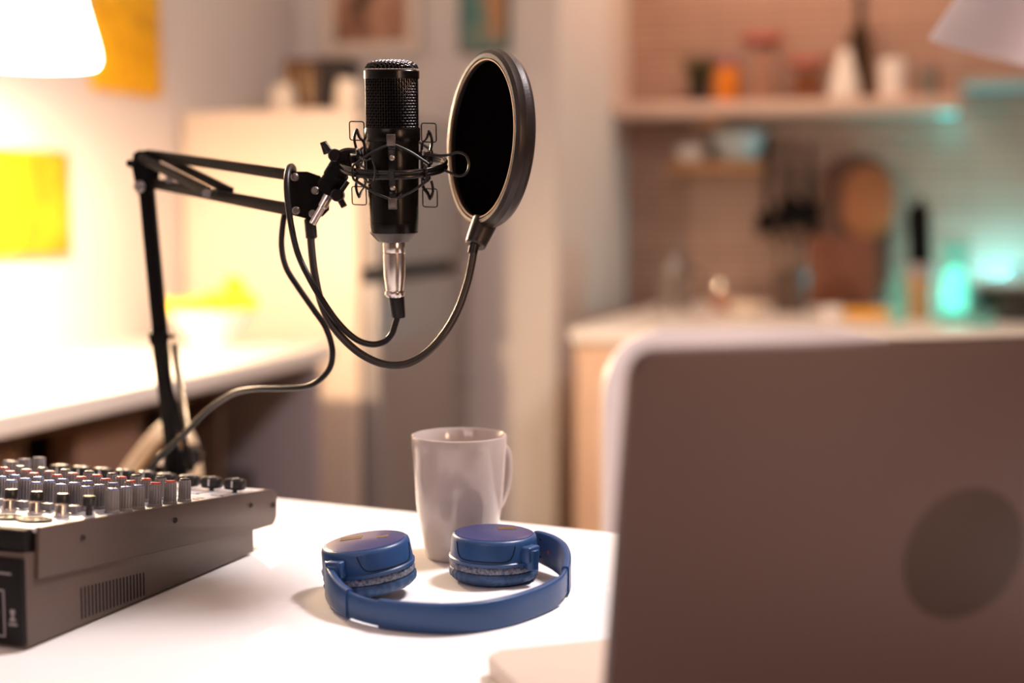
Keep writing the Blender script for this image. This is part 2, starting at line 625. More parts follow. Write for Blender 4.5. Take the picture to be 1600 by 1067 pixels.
# vents on the near side
bm = B()
for i in range(19):
    y = 0.0605 + i * (0.138 - 0.0605) / 18
    z0 = 0.0065 - 0.0018 * i / 18
    z1 = 0.031 - 0.0073 * i / 18
    box(bm, (-0.006, y - 0.00095, z0), (-0.0027, y + 0.00095, z1), 0.0004)
obj('vent', bm, M_mixerdark, case, label='row of narrow dark vent slots')
# folded side plates (cheeks)
for s, nm in ((0, 'side_plate'), (1, 'side_plate')):
    bm = B()
    poly = [(0.013, TZ(0.013)), (0.010, 0.0495), (0.304, 0.0235), (0.322, 0.0225)]
    for k in range(1, 6):
        a = -PI / 2 + PI / 2 * k / 6
        poly.append((0.330 + 0.0115 * math.cos(a), 0.0325 + 0.0115 * math.sin(a)))
    poly.append((0.3415, 0.046))
    for k in range(0, 5):
        a = 0 + PI / 2 * k / 5
        poly.append((0.3345 + 0.007 * math.cos(a), 0.0475 + 0.0065 * math.sin(a)))
    poly.append((0.330, TZ(0.330)))
    x0, x1 = (-0.0045, 0.0) if s == 0 else (-Wm - 0.001, -Wm + 0.0035)
    yz_prism(bm, poly, x0, x1, 0.0007)
    plate = obj(nm, bm, M_mixer, mixer)
    if s == 0:
        for (y, z) in ((0.0598, 0.0689), (0.1787, 0.0575), (0.2959, 0.0474), (0.3345, 0.0400)):
            bm = B()
            lathe(bm, [(0, 0), (0.0024, 0), (0.0022, 0.0012), (0.0012, 0.0018), (0, 0.0019)], 16, Matrix.Translation((0, y, z)) @ Matrix.Rotation(PI / 2, 4, 'Y'))
            box(bm, (0.0014, y - 0.0013, z - 0.0003), (0.00205, y + 0.0013, z + 0.0003), mi=1)
            box(bm, (0.0014, y - 0.0003, z - 0.0013), (0.00205, y + 0.0003, z + 0.0013), mi=1)
            obj('screw', bm, [M_dscrew, M_mixerdark], plate)
# face panel (object space shared with the brick texture)
bm = B()
yz_prism(bm, [(0.012, TZ(0.012) - 0.004), (0.334, TZ(0.334) - 0.004), (0.334, TZ(0.334) - 0.0008), (0.012, TZ(0.012) - 0.0008)], -Wm + 0.002, -0.003)
panel = obj('face_panel', bm, M_panelprint, mixer)


def onpanel(x, y, h=-0.0008):
    """frame standing on the sloped face at local x (negative = left), y"""
    a = math.atan(SL)
    return Matrix.Translation((x, y, TZ(y) + h)) @ Matrix.Rotation(a, 4, 'X')


# printed marks between knobs and faders
bm = B()
for k in range(8):
    x = -0.0125 - 0.0245 * k
    Mq = onpanel(x, 0.238)
    box(bm, (-0.006, 0, 0), (0.001, 0.0016, 0.0003), M=Mq)
    Mq = onpanel(x, 0.262)
    box(bm, (-0.007, 0, 0), (0.005, 0.0012, 0.0003), M=Mq)
    Mq = onpanel(x, 0.272)
    box(bm, (-0.001, -0.006, 0), (0.001, 0.050, 0.0003), M=Mq)
obj('fader_slot', bm, M_kblack, panel, label='dark fader slots and printed marks')
bm = B()
for k in range(8):
    box(bm, (-0.004, -0.001, 0), (0.002, 0.0012, 0.0004), M=onpanel(-0.012 - 0.0245 * k, 0.229))
obj('red_mark', bm, M_redmark, panel, label='small red printed marks')

# knob prototype: ribbed tall cap, coloured top as sub-part


def knob_bm():
    b_ = B()
    wob = lambda a, z: (-0.14 if (0.0022 < z < 0.0172 and math.sin(a * 13) < -0.1) else 0.0)
    lathe(b_, [(0, 0), (0.0058, 0), (0.0058, 0.0018), (0.0053, 0.0024), (0.0050, 0.0166), (0.0047, 0.0178), (0.0042, 0.0181)], 112, wob=wob)
    lathe(b_, [(0.0042, 0.0181), (0.0038, 0.0177), (0, 0.0177)], 28)
    return b_


kp = obj('knob', knob_bm(), M_knob, mixer, angle=25)
cb = B(); lathe(cb, [(0.0043, 0.0176), (0.0044, 0.0184), (0.0040, 0.0192), (0.0030, 0.0194), (0, 0.0194)], 24); box(cb, (-0.0004, -0.0040, 0.0192), (0.0004, 0.0040, 0.0196))
cap_me = {}
cb_me = bpy.data.meshes.new('knob_cap')
cb.to_mesh(cb_me); cb.free()
for nme, mm in (('blue', M_kblue), ('red', M_kred), ('black', M_kblack)):
    c_ = cb_me.copy(); c_.materials.append(mm); cap_me[nme] = c_
first = True
rows = [(0.1125, 'blue'), (0.129, 'blue'), (0.1455, 'blue'), (0.169, 'red'), (0.190, 'red'), (0.211, 'black')]
for k in range(8):
    for j, (yy, cc) in enumerate(rows):
        o = kp if first else kp.copy()
        if not first:
            COL.objects.link(o); o.parent = mixer
        first = False
        o.matrix_local = onpanel(-0.0125 - 0.0245 * k, yy + random.uniform(-0.0004, 0.0004)) @ Matrix.Rotation(random.uniform(0, 6), 4, 'Z')
        c_ = bpy.data.objects.new('knob_cap', cap_me[cc]); COL.objects.link(c_); c_.parent = o
        c_['label'] = '%s knob cap' % cc
# small black trim knobs on chrome collars in front
tb = B()
lathe(tb, [(0, 0), (0.0026, 0), (0.0022, 0.006), (0.0046, 0.0072), (0.0050, 0.0088), (0.0050, 0.0135), (0.0044, 0.0148), (0, 0.0150)], 28)
tp_ = obj('trim_knob', tb, M_kblack, mixer)
jb = B()
lathe(jb, [(0, 0), (0.0062, 0), (0.0062, 0.0018), (0.0048, 0.0020), (0.0046, 0.0085), (0.0030, 0.0092), (0.0028, 0.004), (0, 0.004)], 28)
jp = obj('jack_socket', jb, M_chrome, mixer, label='chrome jack socket')
xb = B()
lathe(xb, [(0, 0), (0.0125, 0), (0.0125, 0.0010), (0.0112, 0.0016), (0.0098, 0.0014), (0.0096, 0.0002), (0, 0.0002)], 36)
for a in (0.5, 2.6, 4.7):
    cyl(xb, (0.004 * math.cos(a), 0.004 * math.sin(a), 0.0001), (0.004 * math.cos(a), 0.004 * math.sin(a), 0.0012), 0.0011, 10)
xp = obj('microphone_socket', xb, M_mixerdark, mixer, label='round black microphone socket')
sb = B(); box(sb, (-0.0045, -0.0035, 0), (0.0045, 0.0035, 0.0055), 0.0008)
sp_ = obj('push_button', sb, M_knob, mixer)
for k in range(8):
    for proto, dx, yy, h in ((tp_, 0.0, 0.086, 0), (jp, -0.013, 0.070, 0), (xp, -0.012, 0.040, 0), (sp_, 0.006 - 0.0245, 0.092, 0)):
        o = proto if k == 0 else proto.copy()
        if k:
            COL.objects.link(o); o.parent = mixer
        o.matrix_local = onpanel(-0.0140 + dx - 0.0245 * k, yy, h)
# fader caps
fb = B()
box(fb, (-0.0095, -0.0055, 0.002), (0.0095, 0.0055, 0.0125), 0.003, 3)
box(fb, (-0.002, -0.001, 0), (0.002, 0.001, 0.003))
fp = obj('fader_cap', fb, M_kblack, mixer)
lb = B(); box(lb, (-0.0007, -0.0057, 0.0045), (0.0007, -0.0052, 0.0105)); box(lb, (-0.0007, -0.0048, 0.0122), (0.0007, 0.0048, 0.0128))
lp = obj('fader_line', lb, M_whiteline, fp)
for k in range(9):
    o = fp if k == 0 else fp.copy()
    l_ = lp if k == 0 else lp.copy()
    if k:
        COL.objects.link(o); o.parent = mixer; COL.objects.link(l_); l_.parent = o
    o.matrix_local = onpanel(-0.0165 - 0.0243 * k, 0.296 + (0.0 if k < 4 else 0.004))
# grey knobs at the far left (output section)
for k, (x, y) in enumerate(((-0.216, 0.235), (-0.216, 0.255), (-0.216, 0.275), (-0.205, 0.225))):
    o = kp.copy(); COL.objects.link(o); o.parent = mixer; o.matrix_local = onpanel(x, y) @ Matrix.Scale(1.15, 4)
# near end panel: dark with sockets
bm = B()
box(bm, (-Wm + 0.004, -0.0035, 0.004), (-0.0035, 0.013, 0.066), 0.001)
box(bm, (-Wm + 0.002, 0.003, 0.066), (-0.0055, 0.016, 0.0855), 0.002)
rear = obj('socket_panel', bm, M_mixerdark, mixer, label='black plastic end panel with sockets')
bm = B()
for (x0, x1, z0, z1) in ((-0.024, -0.0125, 0.055, 0.0562), (-0.050, -0.019, 0.0425, 0.0437), (-0.020, -0.019, 0.010, 0.0437), (-0.050, -0.019, 0.0095, 0.0105)):
    box(bm, (x0, -0.0040, z0), (x1, -0.0033, z1))
obj('outline', bm, M_knob, rear, label='grey printed outline')
bm = B()
box(bm, (-0.0155, -0.0040, 0.0185), (-0.0085, -0.0033, 0.0200))
box(bm, (-0.0145, -0.0040, 0.0215), (-0.0098, -0.0033, 0.0235))
box(bm, (-0.0130, -0.0040, 0.0235), (-0.0112, -0.0033, 0.0270))
box(bm, (-0.0140, -0.0040, 0.0270), (-0.0102, -0.0033, 0.0300))
obj('printed_symbol', bm, M_knob, rear, label='small grey printed symbol')
bm = B()
lathe(bm, [(0, 0), (0.0105, 0), (0.0105, 0.002), (0.0085, 0.004), (0.0075, 0.004), (0.0070, 0.0015), (0, 0.0015)], 30, Matrix.Translation((-0.034, -0.0033, 0.026)) @ Matrix.Rotation(PI / 2, 4, 'X'))
obj('metal_socket', bm, M_chrome, rear)
for (x, y) in ((-0.03, 0.03), (-0.2, 0.03), (-0.03, 0.28), (-0.2, 0.28)):
    bm = B(); cyl(bm, (x, y, 0.0), (x, y, 0.003), 0.007, 16); obj('foot', bm, M_rubber, mixer)

# ------------------------------------------------------------------ mug
mp_ = atz(716, 880, 0.9)
mugc = mp_ + Vector((FWD.x, FWD.y, 0)).normalized() * 0.027
s_ = 1.0
hdl = (RT * 0.80 + Vector((FWD.x, FWD.y, 0)).normalized() * 0.60)
mug = thing('coffee_mug', 'taupe glazed coffee mug standing behind the blue headphones', 'mug', mat=frame(Vector((mugc.x, mugc.y, 0.9)), (0, 0, 1), hdl))
H = 0.1105
po = [(0.0, 0.0012), (0.0255, 0.0012), (0.0262, 0.0), (0.0285, 0.0), (0.0300, 0.0025), (0.0318, 0.012), (0.0352, 0.030), (0.0380, 0.050), (0.0398, 0.072), (0.0410, 0.094), (0.0417, H - 0.002), (0.0414, H), (0.0400, H + 0.0004), (0.0389, H - 0.001), (0.0382, 0.094), (0.0370, 0.072), (0.0350, 0.050), (0.0322, 0.030), (0.0285, 0.012), (0.022, 0.0060), (0, 0.0052)]
po = [(r * 1.025, z) for r, z in po]
bm = B(); lathe(bm, po, 72); obj('body', bm, M_mug, mug, angle=60)
bm = B()
hp = spline([(0.0385, 0, 0.094), (0.0465, 0, 0.0965), (0.0525, 0, 0.088), (0.0535, 0, 0.072), (0.0500, 0, 0.055), (0.0430, 0, 0.042), (0.0350, 0, 0.037)], 8)
sweep(bm, hp, rrect(0.0058, 0.0125, 0.0027, 4), up=(0, 1, 0))
obj('handle', bm, M_mug, mug, angle=60)
bm = B(); lathe(bm, [(0.0255, 0.0013), (0.0262, -0.0), (0.0286, -0.0), (0.0296, 0.0016)], 48); obj('foot_ring', bm, M_mugbase, mug, label='bare dark foot ring')

# ------------------------------------------------------------------ headphones
FH = Vector((FWD.x, FWD.y, 0)).normalized()
hp_root = thing('headphones', 'blue on-ear headphones lying folded flat on the white table', 'headphones', mat=Matrix.Translation((-0.39, 1.06, 0.9)))


def earcup(cx, cy, axis, lift, hinge_ang, stickers, notch, R=0.0355):
    """an ear cup lying pad down; axis is its up direction"""
    M = frame(Vector((cx, cy, 0.9 + lift)), axis, RT) @ Matrix.Scale(1.045, 4)
    # pad
    bm = B()
    wr = lambda a, z: 0.012 * math.sin(a * 31 + 2 * math.sin(a * 5)) * (1 if z < 0.010 else 0.2)
    lathe(bm, [(0.012, 0.003), (0.020, 0.001), (0.0265, 0.0), (0.0315, 0.0012), (0.0355, 0.0045), (0.0362, 0.0085), (0.0345, 0.0115)], 160, M, wob=wr)
    pad = obj('ear_pad', bm, M_pad, hp_root, world=True, angle=60)
    bm = B()
    lathe(bm, [(0.0350, 0.0108), (0.0356, 0.0118), (0.0358, 0.0135), (0.0350, 0.0165), (0.0330, 0.0175)], 120, M, wob=lambda a, z: 0.006 * math.sin(a * 47 + 3 * math.sin(a * 7)))
    obj('pad_seam', bm, M_padworn, pad, world=True, angle=60, label='worn and cracked seam band')
    bm = B()
    lathe(bm, [(0.0348, 0.0105), (0.0357, 0.0112), (0.0348, 0.0118)], 120, M)
    obj('pad_stitching', bm, M_rubber, pad, world=True)
    # shell
    bm = B()
    lathe(bm, [(0.030, 0.0165), (0.0362, 0.0170), (0.0365, 0.0195), (0.0358, 0.0200), (0.0354, 0.0204), (0.0345, 0.0340), (0.0338, 0.0362), (0.0322, 0.0374), (0.0316, 0.0376), (0.0313, 0.0372), (0.0310, 0.0372)], 96, M)
    shell = obj('ear_cup', bm, M_navy, hp_root, world=True, angle=40)
    bm = B(); lathe(bm, [(0.0311, 0.0370), (0.0309, 0.0378), (0.0302, 0.0381), (0, 0.0383)], 96, M)
    obj('cup_lid', bm, M_navytop, shell, world=True, angle=40, label='slightly purple flat lid')
    # stickers on the lid
    for (sx, sy, a, lw, lh) in stickers:
        bm = B()
        box(bm, (-lw / 2, -lh / 2, 0), (lw / 2, lh / 2, 0.0003), M=M @ Matrix.Translation((sx, sy, 0.0381)) @ Matrix.Rotation(a, 4, 'Z'))
        obj('sticker', bm, M_brown, shell, world=True, label='small dark brown rectangle')
    # panel groove on the side: thin raised edge
    for (a0, a1) in notch:
        bm = B()
        pts = []
        for k in range(25):
            t = k / 24
            a = a0 + (a1 - a0) * t
            z = 0.0215 + 0.0125 * (abs(2 * t - 1) ** 10)
            r = 0.0357 - (z - 0.02) * 0.07
            pts.append(M @ Vector((r * math.cos(a), r * math.sin(a), z)))
        tube(bm, pts, 0.00035, 6)
        obj('cup_groove', bm, M_rubber, shell, world=True)
    # hinge block
    ca, sa = math.cos(hinge_ang), math.sin(hinge_ang)
    Mh = M @ Matrix.Rotation(hinge_ang, 4, 'Z')
    bm = B()
    box(bm, (0.031, -0.0075, 0.0195), (0.0415, 0.0075, 0.0325), 0.0018, 3, M=Mh)
    obj('hinge_block', bm, M_navy, shell, world=True)
    bm = B()
    cyl(bm, Mh @ Vector((0.0385, 0, 0.014)), Mh @ Vector((0.0385, 0, 0.030)), 0.0058, 20, bev=0.0006)
    obj('hinge_pin', bm, M_navy, shell, world=True)
    return M


# cup centres on the table
cL = atz(580, 929, 0.9); cR = atz(771, 905, 0.9)
MLc = earcup(cL.x + FH.x * 0.004, cL.y + FH.y * 0.004, Vector((0, 0, 1)) - RT * 0.13 - FH * 0.01, 0.0045, math.radians(237), [(-0.012, 0.013, 0.0, 0.017, 0.009), (0.014, 0.005, 0.0, 0.009, 0.006)], [(math.radians(265), math.radians(350)), (math.radians(100), math.radians(150))])
MRc = earcup(cR.x + FH.x * 0.004, cR.y + FH.y * 0.004, Vector((0, 0, 1)) + RT * 0.015, 0.0, math.radians(322), [(0.010, 0.014, 0.18, 0.015, 0.009)], [(math.radians(212), math.radians(300)), (math.radians(60), math.radians(100))])

# head band: two outer yokes with sliders and a long middle, standing on edge
bp = [(552, 917), (541, 915), (527, 917), (517, 926), (514, 938), (520, 951), (536, 963), (560, 973), (600, 982), (650, 988), (700, 990), (752, 986), (800, 976), (842, 961), (868, 948), (882, 934), (886, 920), (880, 908), (866, 900), (850, 894), (838, 890)]
lifts = [0.010, 0.009, 0.007, 0.005, 0.004, 0.003, 0.002, 0.0012, 0.0006, 0.0002, 0.0, 0.0, 0.0004, 0.001, 0.0015, 0.002, 0.003, 0.004, 0.006, 0.0075, 0.009]
Wd = [0.021, 0.024, 0.026, 0.0275, 0.0275, 0.0255, 0.0225, 0.0210, 0.0205, 0.0208, 0.0210, 0.0210, 0.0210, 0.0208, 0.0210, 0.0220, 0.0255, 0.028, 0.028, 0.027, 0.025]
path = []
for (x, y), l, ww in zip(bp, lifts, Wd):
    q = atz(x, y, 0.9)
    path.append(Vector((q.x, q.y, 0.9 + l + ww / 2)))
wsp = spline([(w_, 0, 0) for w_ in Wd], 8)
psp = spline(path, 8)


def band(i0, i1, th, extra, name, lab=None, off=0.0):
    b_ = B()
    rings = []
    for i in range(i0, i1 + 1):
        T = (psp[min(i + 1, len(psp) - 1)] - psp[max(i - 1, 0)]); T.z = 0; T.normalize()
        N = Vector((T.y, -T.x, 0))
        hh = wsp[i].x / 2 + extra
        c_ = psp[i] + N * off
        c_ = Vector((c_.x, c_.y, max(c_.z, 0.9 + hh + 0.0002)))
        sec = rrect(th, 2 * hh, min(th, 0.004) * 0.42, 3)
        # slightly crowned outer side
        rings.append([b_.verts.new(c_ + N * (a + (0.0012 * (1 - (z / hh) ** 2) if a > 0 else 0)) + Vector((0, 0, z))) for a, z in sec])
    m_ = len(rings[0])
    for i in range(len(rings) - 1):
        for j in range(m_):
            b_.faces.new((rings[i][j], rings[i][(j + 1) % m_], rings[i + 1][(j + 1) % m_], rings[i + 1][j]))
    b_.faces.new(rings[0][::-1]); b_.faces.new(rings[-1])
    return obj(name, b_, M_navy, hp_root, world=True, angle=40, label=lab)


NP = len(psp) - 1
yl = band(0, 52, 0.0060, 0.0006, 'slider_yoke')
hb = band(50, 123, 0.0036, -0.0008, 'headband')
band(63, 113, 0.0058, 0.0008, 'headband_cushion', 'slightly raised padded centre', off=0.0)
yr = band(121, NP, 0.0060, 0.0006, 'slider_yoke')
for dz in (-0.0075, 0.0075):
    q = psp[NP - 5] - FH * 0.0034 + Vector((0, 0, dz))
    bm = B(); ball(bm, q, 0.0017); obj('rivet', bm, M_rubber, yr, world=True)
bm = B(); ball(bm, psp[NP - 12] - FH * 0.0034 + Vector((0, 0, -0.001)), 0.0016, 1, 1, 1.6); obj('side_mark', bm, M_redmark, yr, world=True, label='small red side mark')

# ------------------------------------------------------------------ microphone
DM = 1.19
sM = DM / F
tilt = math.radians(4.5)
zm = Vector((0, 0, 1)) * math.cos(tilt) - FH * math.sin(tilt)
Om = at(614, 260, DM)
MM = frame(Om, zm, RT)
mic = thing('condenser_microphone', 'black condenser microphone with mesh head hanging in its shock mount', 'microphone', mat=MM)
Y = lambda py: (260 - py) * sM / math.cos(tilt)
R0 = 0.0222


def weave_tube(bm, r, z0, z1, nr, nc, wr, amp, M=None):
    for k in range(nr):
        z = z0 + (z1 - z0) * (k + 0.5) / nr
        pts = []
        n = nc * 3
        for i in range(n):
            a = 2 * PI * i / n
            ph = (a * nc / 2 + (k % 2) * PI)
            rr = r + amp * math.sin(ph)
            pts.append((rr * math.cos(a), rr * math.sin(a), z))
        tube(bm, pts, wr, 4, closed=True)
    for c in range(nc):
        a = 2 * PI * c / nc
        pts = []
        n = nr * 2
        for i in range(n + 1):
            t = i / n
            rr = r - amp * math.sin(PI * (t * nr - 0.5) + (c % 2) * PI) * 0.8
            pts.append((rr * math.cos(a), rr * math.sin(a), z0 + (z1 - z0) * t))
        tube(bm, pts, wr, 4)


bm = B(); weave_tube(bm, 0.0213, Y(205), Y(122), 19, 60, 0.00036, 0.00035); obj('head_grille', bm, M_grille, mic)
bm = B(); lathe(bm, [(0, Y(203)), (0.0202, Y(203)), (0.0202, Y(112)), (0, Y(112))], 40); obj('inner_foam', bm, M_cloth, mic)
# domed top mesh
bm = B()
zt0, zt1 = Y(113), Y(98)
dome = lambda r: zt0 + (zt1 - zt0) * max(0.0, 1 - (r / 0.0222) ** 3.4) ** (1 / 2.2)
for ax in (0, 1):
    for k in range(-9, 10):
        d_ = k * 0.0023
        L_ = math.sqrt(max(0, 0.0219 ** 2 - d_ ** 2))
        if L_ < 0.002:
            continue
        pts = []
        n = max(6, int(L_ * 2 / 0.00115))
        for i in range(n + 1):
            s1 = -L_ + 2 * L_ * i / n
            r_ = math.hypot(s1, d_)
            zz = dome(r_) + 0.0004 * math.sin(PI * s1 / 0.0023 + (k % 2) * PI + ax * PI)
            pts.append((s1, d_, zz) if ax == 0 else (d_, s1, zz))
        tube(bm, [Matrix.Rotation(0.7, 3, 'Z') @ Vector(p) for p in pts], 0.00042, 5)
obj('top_grille', bm, M_grille, mic)
bm = B()
prof = [(0, dome(0) - 0.0011)] + [(0.0213 * k / 8, dome(0.0213 * k / 8) - 0.0011) for k in range(1, 9)]
lathe(bm, prof, 40); obj('top_foam', bm, M_cloth, mic)
bm = B()
lathe(bm, [(0.0212, Y(126)), (0.0226, Y(126)), (0.0230, Y(125)), (0.0230, Y(114)), (0.0226, Y(113)), (0.0212, Y(113))], 64)
obj('head_ring', bm, M_micblack, mic)
# side ribs of the head frame
bm = B()
for a in (math.radians(180 + 14), math.radians(-14), math.radians(14), math.radians(180 - 14)):
    ca, sa = math.cos(a), math.sin(a)
    bar(bm, (0.0216 * ca, 0.0216 * sa, Y(204)), (0.0216 * ca, 0.0216 * sa, Y(124)), 0.0022, 0.0012, up=(ca, sa, 0), bev=0.0003)
obj('head_rib', bm, M_micblack, mic)
bm = B()
lathe(bm, [(0.0205, Y(200)), (0.0226, Y(200)), (0.0232, Y(202)), (0.0232, Y(219)), (0.0226, Y(221)), (0.0222, Y(221))], 64)
obj('collar', bm, M_micblack, mic)
bm = B()
lathe(bm, [(0.0222, Y(220)), (0.0219, Y(222)), (0.0219, Y(235)), (0.0208, Y(345)), (0.0205, Y(345.5)), (0.0205, Y(346.5)), (0.0208, Y(347)), (0.0204, Y(362)), (0.0202, Y(363)), (0.0135, Y(376)), (0.0128, Y(377)), (0, Y(377))], 72)
mbody = obj('body', bm, M_micblack, mic, angle=20)
bm = B(); lathe(bm, [(0.0206, Y(361)), (0.0205, Y(362.5)), (0.0137, Y(375.8)), (0.0130, Y(376.2))], 72)
for v in bm.verts:
    v.co *= 1.006
obj('tail_cone', bm, mat('grey_bare_metal', (0.10, 0.09, 0.09), 0.35, metal=0.7), mic, angle=20, label='greyer bevelled tail cone')

# ------------------------------------------------------------------ shock mount
tr = math.radians(13.0)
zr = Vector((0, 0, 1)) * math.cos(tr) - FH * math.sin(tr)
MS = frame(at(615, 257, DM), zr, RT)
shock = thing('shock_mount', 'black ring shock mount with elastic cords around the microphone', 'shock mount', mat=MS)
RR = 0.0440
bm = B()
nseg = 96
for dz in (-0.0022, 0.0022):
    sweep(bm, [(RR * math.cos(2 * PI * i / nseg), RR * math.sin(2 * PI * i / nseg), dz) for i in range(nseg)], rrect(0.0028, 0.0032, 0.0011, 3), up=(0, 0, 1), closed=True)
sweep(bm, [((RR - 0.0006) * math.cos(2 * PI * i / nseg), (RR - 0.0006) * math.sin(2 * PI * i / nseg), 0) for i in range(nseg)], rrect(0.0012, 0.0050, 0.0004, 2), up=(0, 0, 1), closed=True)
obj('outer_ring', bm, M_black, shock)
clips = []
for k, a in enumerate((-88, -8, 92, 172)):
    a = math.radians(a)
    ca, sa = math.cos(a), math.sin(a)
    Mc = Matrix.Rotation(a, 4, 'Z')
    # inner cradle strip hugging the mic with bent out tips
    bm = B()
    st = spline([(0.0302, 0, 0.0275), (0.0285, 0, 0.0225), (0.0248, 0, 0.0180), (0.0242, 0, 0.0080), (0.0242, 0, -0.0080), (0.0248, 0, -0.0180), (0.0285, 0, -0.0235), (0.0302, 0, -0.0280)], 5)
    sweep(bm, st, rrect(0.0060, 0.0014, 0.0004, 2), up=(1, 0, 0.02), M=Mc)
    strip = obj('cradle_strip', bm, M_black, shock)
    for zz in (0.0105, -0.0145):
        bm = B(); lathe(bm, [(0, 0), (0.0024, 0), (0.0022, 0.0012), (0.001, 0.0017), (0, 0.0017)], 16, Mc @ Matrix.Translation((0.0248, 0, zz)) @ Matrix.Rotation(PI / 2, 4, 'Y'))
        obj('screw', bm, M_screw, strip)
    # end clips
    for sg in (1, -1):
        bm = B()
        if k in (0, 2):
            box(bm, (0.0318, -0.0036, sg * 0.0262 - 0.0046), (0.0332, 0.0036, sg * 0.0262 + 0.0046), 0.0005, M=Mc); box(bm, (0.0296, -0.0036, sg * 0.0300 - 0.0008), (0.0332, 0.0036, sg * 0.0300 + 0.0008), 0.0003, M=Mc)
            obj('cord_clip', bm, M_clip, strip)
        else:
            zc = sg * 0.0275
            pts = []
            for (x, z, a0) in ((0.0062, 0.0078, 0), (-0.0062, 0.0078, 90), (-0.0062, -0.0078, 180), (0.0062, -0.0078, 270)):
                for q in range(4):
                    aa = math.radians(a0 + q * 30)
                    pts.append((0.0305 + (x - math.copysign(0.0018, x)) + 0.0018 * math.cos(aa), 0, zc + (z - math.copysign(0.0018, z)) + 0.0018 * math.sin(aa)))
            tube(bm, pts, 0.00055, 6, closed=True, M=Mc)
            obj('wire_clip', bm, M_black, strip, label='thin rectangular wire clip')
            bm = B()
            sw = sg
            tube(bm, spline([(0.0318, 0, sw * 0.0130), (0.0330, 0, sw * 0.0200), (0.0318, 0, sw * 0.0262), (0.0300, 0.001, sw * 0.0290)], 5), 0.0012, 8, M=Mc)
            obj('clip_hook', bm, M_black, strip)
    # ring post
    bm = B()
    bar(bm, (RR * 0.68 * ca, RR * 0.68 * sa, -0.0120), (RR * 0.68 * ca, RR * 0.68 * sa, 0.0120), 0.0075, 0.0018, up=(ca, sa, 0), bev=0.0005) if k in (1, 3) else bar(bm, (RR * 0.995 * ca, RR * 0.995 * sa, -0.003), (RR * 0.995 * ca, RR * 0.995 * sa, 0.003), 0.006, 0.004, up=(ca, sa, 0), bev=0.0005)
    obj('ring_post', bm, M_black, shock)
# elastic cords: zig-zag between clips and ring
for sg in (1, -1):
    for k in (0, 2):
        a = math.radians((-88, -8, 92, 172)[k])
        for d_ in (-1, 1):
            a2 = a + d_ * math.radians(43)
            p0 = Vector((0.0318 * math.cos(a), 0.0318 * math.sin(a), sg * 0.0235))
            p2 = Vector((RR * math.cos(a2), RR * math.sin(a2), sg * 0.0065))
            pm = (p0 + p2) / 2 + Vector((0, 0, sg * 0.0016))
            bm = B()
            tube(bm, spline([p0, pm, p2], 6), 0.00115, 8)
            obj('elastic_cord', bm, M_rubber, shock)
for a in (math.radians(-8 - 43), math.radians(-88 - 43), math.radians(92 - 43), math.radians(92 + 43)):
    pts = [((RR + 0.0030 * math.cos(t)) * math.cos(a), (RR + 0.0030 * math.cos(t)) * math.sin(a), 0.0066 * math.sin(t)) for t in [2 * PI * i / 20 for i in range(20)]]
    bm = B(); tube(bm, pts, 0.0010, 6, closed=True); obj('cord_loop', bm, M_rubber, shock)
# the big loop on the right and the small wire hook in front
bm = B()
DR = DM - 0.012
tube(bm, spline([at(664, 241, DR), at(684, 243, DR), (at(702, 242, DR)), at(716, 238, DR), at(728, 243, DR), at(733, 256, DR), at(729, 270, DR), at(718, 275, DR), at(706, 271, DR), at(694, 266, DR), at(684, 264, DR)], 8), 0.0011, 8)
obj('right_loop', bm, M_rubber, shock, world=True)
bm = B()
DQ = DM - 0.046
tube(bm, spline([at(562, 245, DQ + 0.006), at(572, 251, DQ), at(580, 248, DQ), at(585, 258, DQ), at(586, 271, DQ), at(583, 283, DQ), at(575, 285, DQ), at(568, 278, DQ + 0.006)], 8), 0.0008, 8)
obj('wire_hook', bm, M_black, shock, world=True)

# bracket, knob and swivel that hold the ring
bm = B()
pA = at(545, 256, DM); pB = at(536, 250, DM); pC = at(505, 301, 1.205); 
cyl(bm, at(548, 250, DM), at(532, 252, DM), 0.0075, 20, bev=0.001)
cyl(bm, at(536, 246, DM), at(517, 276, 1.2), 0.0075, 20, bev=0.001)
obj('ring_bracket', bm, M_steelblack, shock, world=True)
bm = B()
k0 = at(531, 265, 1.2); k1 = at(508, 302, 1.21)
cyl(bm, at(529, 268, 1.2), at(511, 296, 1.21), 0.0100, 28, bev=0.001)
cyl(bm, at(532, 263, 1.2), at(526, 273, 1.2), 0.0085, 28, bev=0.001)
obj('swivel_barrel', bm, M_steelblack, shock, world=True)
bm = B()
hub = at(524, 243, 1.19)
cyl(bm, hub - FH * 0.007, hub + FH * 0.004, 0.0055, 16, bev=0.001)
for (x, y) in ((506, 224), (556, 236)):
    tip = at(x, y, 1.19)
    sweep(bm, spline([hub, (hub + tip) / 2 + UP * (0.002 if x > 530 else -0.001), tip], 5), rrect(0.0062, 0.0050, 0.0020, 3))
bar(bm, at(505, 222, 1.19), at(511, 240, 1.19), 0.006, 0.004, up=FH, bev=0.0015)
obj('wing_screw', bm, M_black, shock, world=True)
bm = B()
hub = at(528, 305, 1.2)
cyl(bm, hub - FH * 0.008, hub + FH * 0.006, 0.0055, 16, bev=0.001)
for (x, y, w_) in ((543, 283, 0.0058), (538, 323, 0.007), (520, 300, 0.006)):
    sweep(bm, spline([hub, at(x, y, 1.2)], 4), rrect(w_, 0.0050, 0.0020, 3))
obj('wing_screw', bm, M_black, shock, world=True)

# ------------------------------------------------------------------ boom arm
base_p = atz(275, 762, 0.9)
DB = (base_p - CAM).dot(FWD)
arm = thing('boom_arm', 'black two-section boom arm clamped to the far edge of the table', 'boom arm', mat=Matrix.Translation(Vector((base_p.x, base_p.y, 0.9))))
DE = 1.46     # depth of the elbow
DT = 1.225    # depth of the tip


